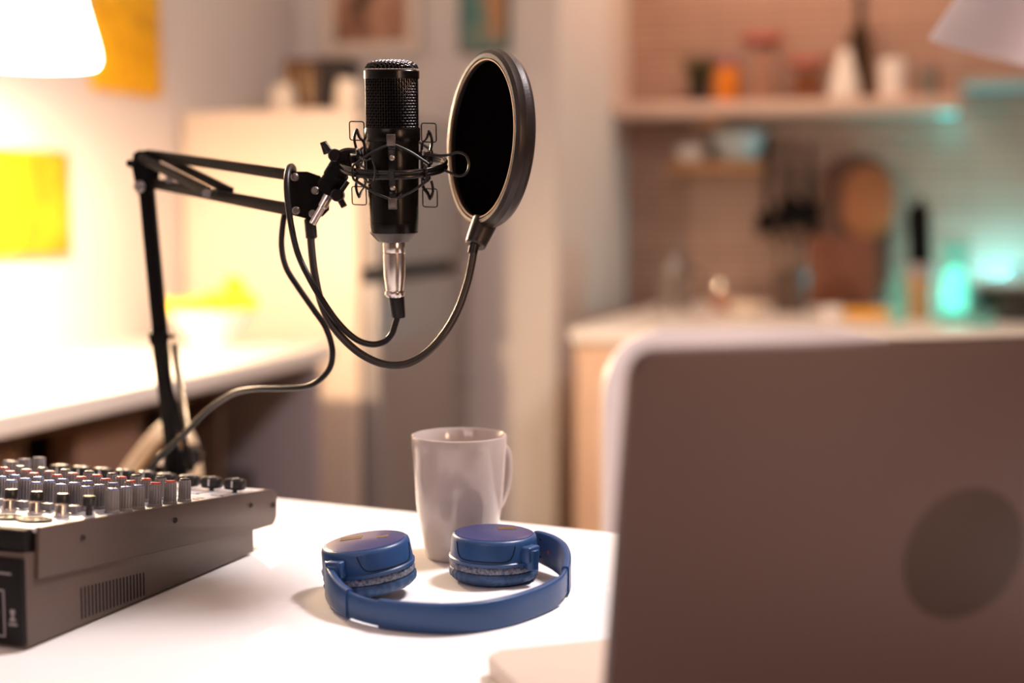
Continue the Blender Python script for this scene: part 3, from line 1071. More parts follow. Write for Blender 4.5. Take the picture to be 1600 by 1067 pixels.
def P(x, y, D):
    return at(x, y, D)


def lerp(a, b_, t):
    return a + (b_ - a) * t


# lower post: two nested sections
bm = B(); bar(bm, P(226, 262, DE), P(251, 528, 1.51), 0.0150, 0.0130, up=-FH, bev=0.002); obj('upper_post', bm, M_steelblack, arm, world=True)
bm = B(); bar(bm, P(248, 520, 1.508), P(274, 742, DB - 0.005), 0.0150, 0.0130, up=-FH, bev=0.002); obj('lower_post', bm, M_steelblack, arm, world=True)
bm = B(); bar(bm, P(246, 516, 1.507), P(250, 534, 1.512), 0.0185, 0.0165, up=-FH, bev=0.002); bar(bm, P(245, 524, 1.505), P(272, 526, 1.505), 0.004, 0.004, up=(0, 0, 1)); obj('post_joint', bm, M_steelblack, arm, world=True)
# rear twin bar of the lower section (brown lit edge) and its spring
bm = B(); bar(bm, P(264, 600, 1.53), P(300, 735, 1.57), 0.006, 0.006, up=-FH, bev=0.001); bar(bm, P(259, 530, 1.52), P(266, 610, 1.53), 0.005, 0.006, up=-FH); obj('twin_bar', bm, M_steelblack, arm, world=True)
bm = B()
a_, b__ = P(272, 538, 1.52), P(294, 690, 1.56)
axs = (b__ - a_).normalized(); e1 = axs.cross(FH).normalized(); e2 = axs.cross(e1)
pts = []
nt_ = 46
for i in range(nt_ * 10 + 1):
    t = i / (nt_ * 10)
    ang = 2 * PI * nt_ * t
    pts.append(lerp(a_, b__, t) + (e1 * math.cos(ang) + e2 * math.sin(ang)) * 0.0036)
tube(bm, pts, 0.0008, 5)
tube(bm, [P(268, 526, 1.51), a_], 0.0009, 6)
obj('tension_spring', bm, M_dscrew, arm, world=True)
# elbow plates
bm = B()
for dd in (-0.010, 0.010):
    poly = [P(206, 262, DE + dd), P(208, 240, DE + dd), P(216, 235, DE + dd), P(246, 236, DE + dd), P(250, 250, DE + dd), P(247, 290, DE + dd), P(236, 303, DE + dd), P(214, 303, DE + dd)]
    t = bmesh.new()
    A_ = [t.verts.new(p) for p in poly]; C_ = [t.verts.new(p + FH * 0.0022) for p in poly]
    t.faces.new(A_); t.faces.new(C_[::-1])
    for i in range(len(A_)):
        t.faces.new((A_[i], A_[(i + 1) % len(A_)], C_[(i + 1) % len(A_)], C_[i]))
    merge(bm, t)
obj('elbow_plate', bm, M_steelblack, arm, world=True)
for (x, y, r_) in ((222, 292, 0.0058), (208, 256, 0.0040), (240, 246, 0.0042)):
    bm = B(); q = P(x, y, DE); cyl(bm, q - FH * 0.0135, q + FH * 0.0135, r_, 18, bev=0.001); cyl(bm, q - FH * 0.0165, q - FH * 0.013, r_ * 0.6, 6); obj('pivot_bolt', bm, M_screw if y > 280 else M_steelblack, arm, world=True)
# two parallel boom bars
bm = B(); bar(bm, P(232, 241, DE), P(450, 273, DT + 0.01), 0.0075, 0.0095, up=(0, 0, 1), bev=0.0015); obj('boom_bar', bm, M_steelblack, arm, world=True)
bm = B(); bar(bm, P(232, 285, DE), P(452, 327, DT + 0.01), 0.0075, 0.0105, up=(0, 0, 1), bev=0.0015); obj('boom_bar', bm, M_steelblack, arm, world=True)
# slanting stays of the boom
bm = B(); bar(bm, P(218, 246, DE - 0.014), P(326, 300, DE - 0.13), 0.004, 0.0095, up=(0, 0, 1), bev=0.001); bar(bm, P(250, 244, DE + 0.004), P(362, 300, DE - 0.13), 0.004, 0.0085, up=(0, 0, 1), bev=0.001)
obj('slanting_stay', bm, M_steelblack, arm, world=True)
bm = B(); q = P(325, 302, DE - 0.13); cyl(bm, q - FH * 0.008, q + FH * 0.006, 0.004, 12); obj('stay_bolt', bm, M_screw, arm, world=True); bm = B(); q = P(267, 281, DE - 0.04); cyl(bm, q - FH * 0.010, q - FH * 0.004, 0.0035, 12); obj('stay_bolt', bm, M_screw, arm, world=True)
# head bracket
bm = B()
for dd in (-0.007, 0.007):
    poly = [(446, 264), (462, 268), (480, 268), (500, 275), (514, 300), (514, 328), (504, 338), (484, 343), (456, 336), (446, 330)]
    t = bmesh.new()
    A_ = [t.verts.new(P(x, y, DT + dd)) for x, y in poly]; C_ = [t.verts.new(P(x, y, DT + dd) + FH * 0.002) for x, y in poly]
    t.faces.new(A_); t.faces.new(C_[::-1])
    for i in range(len(A_)):
        t.faces.new((A_[i], A_[(i + 1) % len(A_)], C_[(i + 1) % len(A_)], C_[i]))
    merge(bm, t)
hbk = obj('head_bracket', bm, M_steelblack, arm, world=True)
for (x, y) in ((463, 277), (465, 329), (495, 298), (491, 334)):
    bm = B(); q = P(x, y, DT)
    cyl(bm, q - FH * 0.0105, q + FH * 0.010, 0.0034, 14, bev=0.0006); cyl(bm, q - FH * 0.0125, q - FH * 0.010, 0.0023, 6)
    obj('bracket_screw', bm, M_screw, hbk, world=True)
bm = B(); cyl(bm, P(518, 297, DT - 0.018), P(503, 324, DT - 0.018), 0.0042, 16, bev=0.0006); cyl(bm, P(504, 322, DT - 0.018), P(488, 350, DT - 0.018), 0.0032, 16, bev=0.0008)
obj('silver_pin', bm, M_chrome, arm, world=True, label='silver locking pin')
bm = B(); cyl(bm, P(500, 312, DT), P(514, 292, DT - 0.01), 0.006, 18, bev=0.0006); obj('head_stud', bm, M_steelblack, arm, world=True)
# table clamp
bm = B()
q = Vector((base_p.x, base_p.y, 0.9))
cyl(bm, q + Vector((0, 0, 0.008)), q + Vector((0, 0, 0.040)), 0.014, 24, bev=0.001)
box(bm, (-0.022, -0.045, 0.0005), (0.022, 0.020, 0.009), 0.001, M=Matrix.Translation(q))
box(bm, (-0.022, 0.014, -0.085), (0.022, 0.020, 0.009), 0.001, M=Matrix.Translation(q) @ Matrix.Translation((0, 0.006, 0)))
box(bm, (-0.018, -0.040, -0.085), (0.018, 0.022, -0.078), 0.001, M=Matrix.Translation(q))
cyl(bm, q + Vector((0, -0.02, -0.095)), q + Vector((0, -0.02, -0.030)), 0.004, 14)
cyl(bm, q + Vector((0, -0.02, -0.034)), q + Vector((0, -0.02, -0.0285)), 0.012, 18)
obj('table_clamp', bm, M_steelblack, arm, world=True)
bm = B(); cyl(bm, P(250, 716, DB - 0.01), P(262, 717, DB - 0.005), 0.008, 18, bev=0.001); obj('clamp_bolt', bm, M_chrome, arm, world=True)
bm = B(); q2 = P(298, 712, DB); cyl(bm, q2 - FH * 0.01, q2 + FH * 0.01, 0.013, 18, bev=0.002); bar(bm, P(276, 716, DB), P(300, 712, DB), 0.008, 0.008); obj('clamp_knob', bm, M_black, arm, world=True)

# ------------------------------------------------------------------ pop filter
DP = 1.215
nrm = (-RT * 0.905 - FH * 0.425 + Vector((0, 0, 0.05))).normalized()
tiltv = (UP + RT * 0.105).normalized()
MP = frame(at(758, 217.5, DP), nrm, tiltv)      # local z = face normal, x = up
pop = thing('pop_filter', 'round black mesh pop filter on a bent gooseneck, right of the microphone', 'pop filter', mat=MP)
RP = 0.0760
bm = B()
lathe(bm, [(0.0660, -0.0005), (0.0665, 0.0030), (0.0690, 0.0052), (0.0720, 0.0050), (0.0748, 0.0025), (0.0757, -0.0020), (0.0762, -0.0028), (0.0757, -0.0036), (0.0757, -0.0080), (0.0735, -0.0120), (0.0705, -0.0135), (0.0680, -0.0128), (0.0662, -0.0100), (0.0660, -0.0005)], 128)
obj('hoop', bm, M_popframe, pop)
bm = B(); lathe(bm, [(0, 0.0004), (0.03, 0.0003), (0.0664, 0.0)], 96); obj('front_mesh', bm, M_cloth, pop)
bm = B(); lathe(bm, [(0, -0.0085), (0.03, -0.0084), (0.0664, -0.0080)], 96); obj('rear_mesh', bm, M_cloth, pop)
bm = B(); pts = [(0.0668 * math.cos(2 * PI * i / 96), 0.0668 * math.sin(2 * PI * i / 96), 0.0040) for i in range(96)]; tube(bm, pts, 0.0008, 6, closed=True); obj('bead', bm, mat('copper_bead', (0.32, 0.20, 0.13), 0.4, metal=0.6), pop, label='thin coppery inner bead')
# socket at the bottom
sd = (at(742, 383, DP) - at(749, 350, DP))
bm = B()
Ms = MP @ Matrix.Translation((-0.0730, 0, -0.004))
q0 = MP @ Vector((-0.0700, 0.004, -0.0040))
q1 = at(742, 384, DP)
sweep(bm, [lerp(q0, q1, t) for t in (0, 0.35, 0.7, 0.95, 1.0)], rrect(0.0190, 0.0190, 0.0090, 8), up=nrm, rad=[1.15, 1.1, 1.02, 0.95, 0.82])
obj('socket', bm, M_popframe, pop, world=True)
# gooseneck
g = [(742, 380, 1.215), (737, 412, 1.213), (730, 443, 1.21), (716, 483, 1.206), (695, 520, 1.20), (668, 550, 1.197), (636, 568, 1.195), (604, 570, 1.195), (572, 558, 1.197), (543, 536, 1.20), (517, 505, 1.205), (501, 470, 1.212), (492, 430, 1.22), (487, 390, 1.228), (484, 345, 1.235)]
gp = spline([at(*q) for q in g], 22)
bm = B()
tube(bm, gp, 0.0033, 12, rad=[1.0 + (0.075 if i % 2 else -0.03) for i in range(len(gp))])
obj('gooseneck', bm, mat('gooseneck_metal', (0.035, 0.028, 0.024), 0.38, metal=0.5), pop, world=True, angle=80)
bm = B(); tube(bm, spline([at(743, 374, DP), at(741, 383, DP), at(738, 396, 1.214)], 4), 0.0043, 14); obj('neck_sleeve', bm, M_rubber, pop, world=True)
bm = B(); cyl(bm, at(484, 342, 1.235), at(487, 372, 1.232), 0.0052, 16, bev=0.0008); obj('neck_sleeve', bm, M_rubber, pop, world=True)

# ------------------------------------------------------------------ microphone cable
cab = thing('microphone_cable', 'black microphone cable with silver plug, looped over the boom arm', 'cable', mat=MM)
bm = B()
lathe(bm, [(0, Y(377)), (0.0093, Y(377)), (0.0095, Y(378)), (0.0095, Y(393)), (0.0093, Y(394)), (0.0088, Y(394)), (0.0088, Y(395)), (0.0094, Y(396)), (0.0094, Y(410)), (0.0092, Y(430)), (0.0076, Y(452)), (0.0074, Y(454)), (0.0074, Y(455)), (0.0084, Y(455.5)), (0.0086, Y(460)), (0.0083, Y(462)), (0.0074, Y(465)), (0, Y(465))], 48)
obj('plug', bm, M_chrome, cab, label='silver plug')
bm = B()
lathe(bm, [(0, Y(464)), (0.0068, Y(464)), (0.0068, Y(467)), (0.0060, Y(495)), (0.0054, Y(498)), (0, Y(498))], 32)
# hung slightly to the right as in the photo
for v in bm.verts:
    t = (Y(464) - v.co.z)
    v.co.x += t * 0.10 + 0.0012
obj('strain_relief', bm, M_rubber, cab)
zb = Y(497)
end = MM @ Vector(((Y(464) - zb) * 0.10 + 0.0012, 0, zb + 0.003))
dE = (end - CAM).dot(FWD)
cpts = [end, at(617, 508, dE), at(612, 522, dE), at(600, 534, dE), at(580, 538, dE - 0.003), at(556, 530, dE - 0.008), at(530, 506, dE - 0.012), at(506, 473, dE - 0.014), at(484, 436, dE - 0.012), at(466, 398, dE - 0.005), at(456, 358, 1.195), at(450, 318, 1.195), at(448, 285, 1.20), at(451, 264, 1.212), at(456, 260, 1.235), at(459, 268, 1.252), at(455, 290, 1.256), at(448, 320, 1.258), at(442, 350, 1.258), at(440, 385, 1.255), at(447, 418, 1.25), at(466, 449, 1.25), at(489, 482, 1.25), at(509, 512, 1.25), at(519, 545, 1.252), at(516, 573, 1.256), at(500, 593, 1.26), at(478, 604, 1.27), at(440, 607, 1.29), at(395, 608, 1.32), at(362, 616, 1.35), at(325, 640, 1.38), at(290, 676, 1.40), at(258, 706, 1.41), at(236, 732, 1.41), at(222, 752, 1.41), at(212, 790, 1.41)]
bm = B(); tube(bm, spline(cpts, 8), 0.0027, 12)
obj('cord', bm, M_rubber, cab, world=True)

# ------------------------------------------------------------------ laptop
c0 = atz(757, 1018, 0.915); h0 = atz(940, 1195, 0.915)
ba = (c0 - h0); LB = ba.length; ba.normalize(); dr = Vector((ba.y, -ba.x, 0))
ML = Matrix(((dr.x, ba.x, 0, h0.x), (dr.y, ba.y, 0, h0.y), (0, 0, 1, 0.9), (0, 0, 0, 1)))
lap = thing('laptop', 'open grey laptop seen from behind with a round emblem on its lid', 'laptop', mat=ML)
WL, HL = 0.410, 0.232


def rr_poly(x0, y0, x1, y1, r, n=8):
    out = []
    for cx, cy, a0 in ((x1 - r, y1 - r, 0), (x0 + r, y1 - r, 90), (x0 + r, y0 + r, 180), (x1 - r, y0 + r, 270)):
        for k in range(n + 1):
            a = math.radians(a0 + 90 * k / n)
            out.append((cx + r * math.cos(a), cy + r * math.sin(a)))
    return out


bm = B(); prism(bm, rr_poly(0, 0.0, WL, LB, 0.010), 0.0015, 0.0150, 0.0035, seg=3)
lb_ = obj('base', bm, M_lapbase, lap)
bm = B(); box(bm, (0.10, 0.04, 0.0150), (WL - 0.03, LB - 0.09 + 0.06, 0.0154), 0.0002); obj('keyboard', bm, M_lapdark, lb_)
bm = B(); box(bm, (WL / 2 - 0.05, LB - 0.055, 0.0150), (WL / 2 + 0.05, LB - 0.008, 0.0152), 0.0001); obj('touchpad', bm, M_lapbase, lb_)
for fx in (0.03, WL - 0.03):
    for fy in (0.03, LB - 0.03):
        bm = B(); cyl(bm, (fx, fy, 0), (fx, fy, 0.0018), 0.006, 14); obj('foot', bm, M_rubber, lb_)
lean = math.radians(9.3)
MLid = Matrix.Translation((-0.003, -0.003, 0.0130)) @ Matrix.Rotation(lean, 4, 'X') @ Matrix(((1, 0, 0, 0), (0, 0, -1, 0), (0, 1, 0, 0), (0, 0, 0, 1)))
# local (x, y) on the lid, z = towards the camera side
bm = B(); prism(bm, rr_poly(0, 0, WL, HL, 0.012), -0.0035, 0.0035, 0.0028, MLid, seg=4)
lid = obj('lid', bm, M_lap, lap)
bm = B(); prism(bm, rr_poly(0.004, 0.006, WL - 0.004, HL - 0.004, 0.009), -0.0042, -0.0034, 0, MLid); sc = obj('screen_bezel', bm, M_lapdark, lid)
# emblem: place where the photo shows it
Mw = ML @ MLid
nz = (Mw.to_3x3() @ Vector((0, 0, 1))); o3 = Mw @ Vector((0, 0, 0.0035))
r3 = FWD + RT * ((1506 - 800) / F) - UP * ((866 - 533.5) / F)
tt = (o3 - CAM).dot(nz) / r3.dot(nz)
el = Mw.inverted() @ (CAM + r3 * tt)
bm = B(); lathe(bm, [(0.0392, 0.0), (0.0390, 0.0003), (0.0384, 0.0004), (0, 0.0004)], 96, MLid @ Matrix.Translation((el.x, el.y, 0.0035))); obj('emblem', bm, M_laplogo, lid, label='plain darker round emblem')
bm = B(); cyl(bm, (0.05, -0.002, 0.0125), (WL - 0.05, -0.002, 0.0125), 0.0050, 20); obj('hinge', bm, M_lapdark, lap)

# ------------------------------------------------------------------ silver desk lamp, upper right
DL = 0.84
rc = at(1652, 112, DL)
ax = (UP * 0.965 + RT * 0.235 - FWD * 0.29).normalized()
MDL = frame(rc, ax, RT)
base_l = Vector((0.50, 0.96, 0.9))
dl = thing('desk_lamp', 'silver-grey metal desk lamp shade leaning in at the upper right corner', 'lamp', mat=Matrix.Translation(base_l))
bm = B()
lathe(bm, [(0.0755, 0.0), (0.0768, 0.0006), (0.0765, 0.0016), (0.0585, 0.060), (0.0400, 0.112), (0.0340, 0.125), (0.0240, 0.132), (0.0, 0.133), (0.0, 0.131), (0.0230, 0.130), (0.0325, 0.123), (0.0385, 0.111), (0.0570, 0.060), (0.0755, 0.0)], 96, MDL)
obj('lamp_shade', bm, M_greyshade, dl, world=True, angle=50)
top = MDL @ Vector((0, 0, 0.133))
bm = B(); cyl(bm, top - ax * 0.003, top + ax * 0.03, 0.012, 20, bev=0.002); obj('lamp_neck', bm, M_greyshade, dl, world=True)
e_ = base_l + Vector((0.12, -0.05, 0.34))
bm = B(); tube(bm, [top + ax * 0.02, e_], 0.006, 12); tube(bm, [e_, base_l + Vector((0, 0, 0.02))], 0.006, 12); obj('lamp_arm', bm, M_greyshade, dl, world=True)
bm = B(); lathe(bm, [(0, 0), (0.075, 0), (0.075, 0.012), (0.065, 0.020), (0, 0.021)], 48, Matrix.Translation(base_l)); obj('lamp_base', bm, M_greyshade, dl, world=True)
bm = B(); ball(bm, MDL @ Vector((0, 0, 0.07)), 0.024); obj('bulb', bm, M_white, dl, world=True)

# ------------------------------------------------------------------ glowing lamp, upper left
M_glow = bpy.data.materials.new('lit_fabric_shade')
M_glow.use_nodes = True
nt, b = nodes(M_glow)
b.inputs['Base Color'].default_value = (0.95, 0.9, 0.8, 1)
b.inputs['Emission Color'].default_value = (1.0, 0.86, 0.66, 1)
b.inputs['Emission Strength'].default_value = 14.0
pl_c = at(50, 100, 2.5)
pend = thing('pendant_lamp', 'lit white lampshade hanging in front of the left wall', 'lamp', mat=Matrix.Translation(Vector((pl_c.x, pl_c.y, pl_c.z))))
bm = B()
lathe(bm, [(1.24 * r_, 1.24 * z_) for r_, z_ in [(0.083, 0.002), (0.088, -0.001), (0.0915, 0.003), (0.0925, 0.010), (0.0905, 0.025), (0.062, 0.135), (0.050, 0.175), (0.044, 0.182), (0.015, 0.184), (0.0, 0.184), (0, 0.182), (0.043, 0.180), (0.060, 0.135), (0.0885, 0.024), (0.083, 0.002)]], 64)
obj('lamp_shade', bm, M_glow, pend, angle=60)
bm = B(); cyl(bm, (0, 0, 0.226), (0, 0, 0.26), 0.014, 16, bev=0.002); obj('lamp_cap', bm, M_white, pend)
bm = B(); cyl(bm, (0, 0, 0.255), (0, 0, ZC - pl_c.z), 0.003, 10); obj('cord', bm, M_white, pend)
bm = B(); ball(bm, (0, 0, 0.06), 0.03); obj('bulb', bm, M_glow, pend)
light('pendant_bulb', 'POINT', (pl_c.x, pl_c.y, pl_c.z + 0.022), 125, (1.0, 0.69, 0.42), 0.035)

# ------------------------------------------------------------------ left wall: pictures


def canvas(name, label, x, y0, y1, z0, z1, m, back=0.02):
    c_ = thing(name, label, 'picture', (x, (y0 + y1) / 2, z0))
    b_ = B(); box(b_, (0, -(y1 - y0) / 2, 0), (back, (y1 - y0) / 2, z1 - z0), 0.002); obj('canvas', b_, m, c_)
    return c_


canvas('wall_picture', 'upper yellow canvas picture, partly behind the lit lampshade', XL, 2.885, 3.165, 1.495, 1.86, M_yellowart2)
canvas('wall_picture', 'lower bright yellow canvas picture at the left edge', XL, 2.40, 2.768, 1.115, 1.342, M_yellowart)


def framed(name, label, x0, x1, y, z0, z1, m, fr, fw=0.02, mount=0.03):
    p = thing(name, label, 'picture', ((x0 + x1) / 2, y, z0))
    b_ = B(); W_, H_ = x1 - x0, z1 - z0
    box(b_, (-W_ / 2, -0.02, 0), (W_ / 2, -0.006, H_), 0.001)
    obj('mount_board', b_, M_matboard, p)
    b_ = B()
    for lo, hi in (((-W_ / 2, -0.022, 0), (W_ / 2, 0, fw)), ((-W_ / 2, -0.022, H_ - fw), (W_ / 2, 0, H_)), ((-W_ / 2, -0.022, fw), (-W_ / 2 + fw, 0, H_ - fw)), ((W_ / 2 - fw, -0.022, fw), (W_ / 2, 0, H_ - fw))):
        box(b_, lo, hi, 0.001)
    obj('frame', b_, fr, p)
    b_ = B(); box(b_, (-W_ / 2 + fw + mount, -0.0225, fw + mount), (W_ / 2 - fw - mount, -0.0195, H_ - fw - mount)); obj('print', b_, m, p)


framed('framed_picture', 'brown print in a pale mount, on the back wall above the speaker', -1.86, -1.548, YB, 1.672, 2.10, M_brownart, M_matboard, 0.012, 0.028)
framed('framed_picture', 'teal and orange print on the back wall above the pop filter', -1.425, -1.275, YB, 1.668, 1.98, M_tealart, mat('dark_teal_frame', (0.03, 0.07, 0.07), 0.5), 0.006, 0.0)

# ------------------------------------------------------------------ sideboard counter on the left
XC = -1.405
sb_ = thing('sideboard', 'dark open sideboard with a thick white top along the left wall', 'sideboard', (XL, 1.0, 0))
bm = B(); box(bm, (0.001, 0, 0.862), (XC - XL, 2.03, 0.9), 0.004, 3); obj('worktop', bm, M_counter, sb_)
bm = B()
box(bm, (0.001, 0.02, 0.0), (0.02, 2.0, 0.862))
box(bm, (0.02, 0.02, 0.05), (0.48, 1.96, 0.075)); box(bm, (0.02, 0.02, 0.43), (0.48, 1.96, 0.45)); box(bm, (0.02, 0.02, 0.842), (0.50, 1.96, 0.862))
for yy in (0.02, 0.45, 0.95, 1.30, 1.60):
    box(bm, (0.02, yy, 0.0), (0.48, yy + 0.02, 0.862))
obj('shelf_carcass', bm, M_darkwood, sb_)
bm = B(); box(bm, (0.02, 1.962, 0.0), (0.53, 1.985, 0.862), 0.001); obj('end_panel', bm, M_panel, sb_)
bm = B(); box(bm, (0.43, 1.10, 0.46), (0.485, 1.30, 0.83), 0.002); box(bm, (0.43, 0.60, 0.46), (0.485, 0.94, 0.83), 0.002); dd_ = obj('door', bm, mat('mid_brown_door', (0.20, 0.11, 0.075), 0.55), sb_)
# dark baskets on the shelf
for (yy, zz) in ((1.36, 0.452), (1.66, 0.452)):
    bm = B(); b2 = Vector((XL + 0.25, 1.0 + yy + 0.12, zz))
    t = [(-0.16, -0.10), (0.16, -0.10), (0.16, 0.10), (-0.16, 0.10)]
    prism(bm, t, 0, 0.17, 0.01)
    bm.transform(Matrix.Translation(b2)); o = obj('storage_box', bm, M_gasket, loc=b2)
    tag(o, 'black storage box on the sideboard shelf, %s' % ('behind the boom arm post' if yy < 1.5 else 'nearest the fridge'), 'box')

# fruit bowl
fc = atz(335, 530, 0.9); fc.x = min(fc.x, -1.62); fc.y = 2.93
fc = Vector((-1.662, 2.915, 0.9))
bowl = thing('fruit_bowl', 'white bowl holding yellow fruit on the sideboard', 'bowl', fc)
bm = B(); lathe(bm, [(0, 0.004), (0.035, 0.004), (0.037, 0), (0.042, 0), (0.044, 0.005), (0.075, 0.042), (0.096, 0.078), (0.099, 0.084), (0.096, 0.085), (0.072, 0.047), (0.04, 0.010), (0, 0.009)], 48); obj('bowl_body', bm, M_white, bowl)
fdir = RT
fruits = [(0.074, 0.000, 0.077, 0.030, 1.0), (0.030, 0.055, 0.070, 0.024, 1.0), (0.032, -0.055, 0.066, 0.024, 1.0), (0.055, -0.002, 0.118, 0.022, 1.0)]
for i, (a, d_, z, r_, s__) in enumerate(fruits):
    c_ = fc + RT * a + FH * d_ + Vector((0, 0, z + 0.022))
    bm = B(); ball(bm, (0, 0, 0), r_, 1.18, 1, 1); 
    ball(bm, (r_ * 1.15, 0, 0), r_ * 0.28)
    bm.transform(Matrix.Translation(c_)); o = obj('lemon', bm, M_yellow, loc=c_)
    tag(o, ['lemon at the right rim of the white bowl', 'lemon at the back of the white bowl', 'lemon at the front of the white bowl', 'lemon on top of the pile in the white bowl'][i], 'lemon', 'lemons in the white bowl')
for i in range(3):
    c_ = fc + RT * (-0.045) + FH * (-0.034 + 0.033 * i) + Vector((0, 0, 0.094 + 0.004 * i))
    pts = spline([RT * -0.075 + Vector((0, 0, 0.000)), RT * -0.035 + Vector((0, 0, -0.012)), RT * 0.02 + Vector((0, 0, 0.000)), RT * 0.065 + Vector((0, 0, 0.022))], 6)
    bm = B(); n_ = len(pts); tube(bm, [c_ + p for p in pts], 0.0155, 10, rad=[0.35 + 0.65 * math.sin(PI * min(1, max(0, (k + 1.5) / (n_ + 2)))) for k in range(n_)])
    o = obj('banana', bm, M_yellow, loc=c_)
    tag(o, ['nearest banana in the white bowl', 'middle banana in the white bowl', 'farthest banana in the white bowl'][i], 'banana', 'bananas in the white bowl')

# ------------------------------------------------------------------ fridge
FX0, FX1, FY0, FY1, FZ = XL + 0.01, -1.415, 3.27, 3.94, 1.465
fr = thing('fridge', 'low steel-fronted fridge with a cream side, behind the microphone', 'fridge', (FX0, FY0, 0))
bm = B(); box(bm, (0, 0, 0.03), (FX1 - FX0 - 0.03, FY1 - FY0, FZ), 0.008, 3); obj('cabinet', bm, M_fridgeside, fr)
bm = B(); box(bm, (FX1 - FX0 - 0.03, 0.004, 0.03), (FX1 - FX0 - 0.024, FY1 - FY0 - 0.004, FZ - 0.004)); obj('door_gasket', bm, M_gasket, fr)
zs = 1.05
for nm, z0, z1 in (('freezer_door', zs + 0.020, FZ - 0.002), ('fridge_door', 0.05, zs - 0.020)):
    bm = B(); box(bm, (FX1 - FX0 - 0.024, 0.002, z0), (FX1 - FX0 + 0.02, FY1 - FY0 - 0.002, z1), 0.006, 3); d2 = obj(nm, bm, M_fridge, fr)
    bm = B(); hz0, hz1 = (zs + 0.05, zs + 0.22) if nm == 'freezer_door' else (zs - 0.35, zs - 0.06)
    yy = FY1 - FY0 - 0.05
    bar(bm, (FX1 - FX0 + 0.045, yy, hz0), (FX1 - FX0 + 0.045, yy, hz1), 0.012, 0.012)
    for hz in (hz0 + 0.01, hz1 - 0.01):
        bar(bm, (FX1 - FX0 + 0.015, yy, hz), (FX1 - FX0 + 0.045, yy, hz), 0.01, 0.01)
    obj('handle', bm, M_screw, d2)
for (xx, yy) in ((0.05, 0.05), (0.45, 0.05), (0.05, 0.6), (0.45, 0.6)):
    bm = B(); cyl(bm, (xx, yy, 0), (xx, yy, 0.032), 0.02, 14); obj('foot', bm, M_gasket, fr)


def lathed(name, label, cat, loc, parts, group=None):
    """parts: list of (partname, profile, material)"""
    if len(parts) == 1:
        b_ = B(); lathe(b_, parts[0][1], 32, Matrix.Translation(Vector(loc)))
        return tag(obj(name, b_, parts[0][2], loc=loc), label, cat, group)
    t = thing(name, label, cat, loc, group=group)
    for (pn, pr, mm) in parts:
        b_ = B(); lathe(b_, pr, 32); obj(pn, b_, mm, t)
    return t


def spot_on(px, z, y):
    """point at height z whose azimuth is that of px at world y"""
    q = aty(px, 300, y)
    return Vector((q.x, y, z))


for (px, yy, lab, k) in ((445, 3.42, 'cream vase on the fridge, left of the speaker', 1.0), (546, 3.34, 'cream vase on the front corner of the fridge', 1.0)):
    q = spot_on(px, FZ, yy)
    lathed('vase', lab, 'vase', q, [('v', [(0, 0), (0.030, 0), (0.034, 0.01), (0.033, 0.04), (0.029, 0.065), (0.027, 0.075), (0.024, 0.074), (0.028, 0.04), (0.028, 0.008), (0, 0.007)], M_cream)])
q = spot_on(506, FZ, 3.55)
spk = thing('speaker', 'dark wooden loudspeaker standing on the fridge', 'speaker', mat=Matrix.Translation(q) @ Matrix.Rotation(math.radians(8), 4, 'Z'))
bm = B(); box(bm, (-0.088, -0.06, 0), (0.088, 0.08, 0.150), 0.004); obj('cabinet', bm, M_speaker, spk)
bm = B(); box(bm, (-0.086, -0.068, 0.004), (0.006, -0.060, 0.146), 0.003); obj('front_panel', bm, M_spkwood, spk)
for i_, xx in enumerate((-0.066, -0.018)):
    bm = B(); box(bm, (xx - 0.0025, -0.0705, 0.03), (xx + 0.0025, -0.068, 0.125), 0.0005); obj('highlight_strip', bm, mat('gold_highlight', (0.8, 0.5, 0.2), 0.3, metal=1.0), spk)  # gold highlights on the speaker front, modelled as thin strips

# ------------------------------------------------------------------ kitchen counter
KX0 = -0.99
kc = thing('kitchen_counter', 'long kitchen counter with a pale top and beige fronts along the tiled wall', 'counter', (KX0, 3.6, 0))
KW, KD = 3.4, YK - 3.6 - 0.002
bm = B(); box(bm, (0, 0, 0.866), (KW, KD, 0.9), 0.004, 3); obj('worktop', bm, M_counter, kc)
bm = B(); box(bm, (0.012, 0.02, 0.08), (KW - 0.01, KD, 0.866)); obj('carcass', bm, M_beige, kc)
bm = B(); box(bm, (0.05, 0.07, 0.0), (KW - 0.05, KD, 0.08)); obj('plinth', bm, M_darkwood, kc)
for i in range(6):
    x0 = 0.02 + i * 0.56
    bm = B(); box(bm, (x0, 0.0, 0.09), (x0 + 0.55, 0.02, 0.855), 0.003); d2 = obj('door', bm, M_beige, kc)
    bm = B(); cyl(bm, (x0 + 0.20, -0.02, 0.80), (x0 + 0.34, -0.02, 0.80), 0.005, 12); cyl(bm, (x0 + 0.21, -0.02, 0.80), (x0 + 0.21, 0.001, 0.80), 0.004, 10); cyl(bm, (x0 + 0.33, -0.02, 0.80), (x0 + 0.33, 0.001, 0.80), 0.004, 10); obj('handle', bm, M_screw, d2)

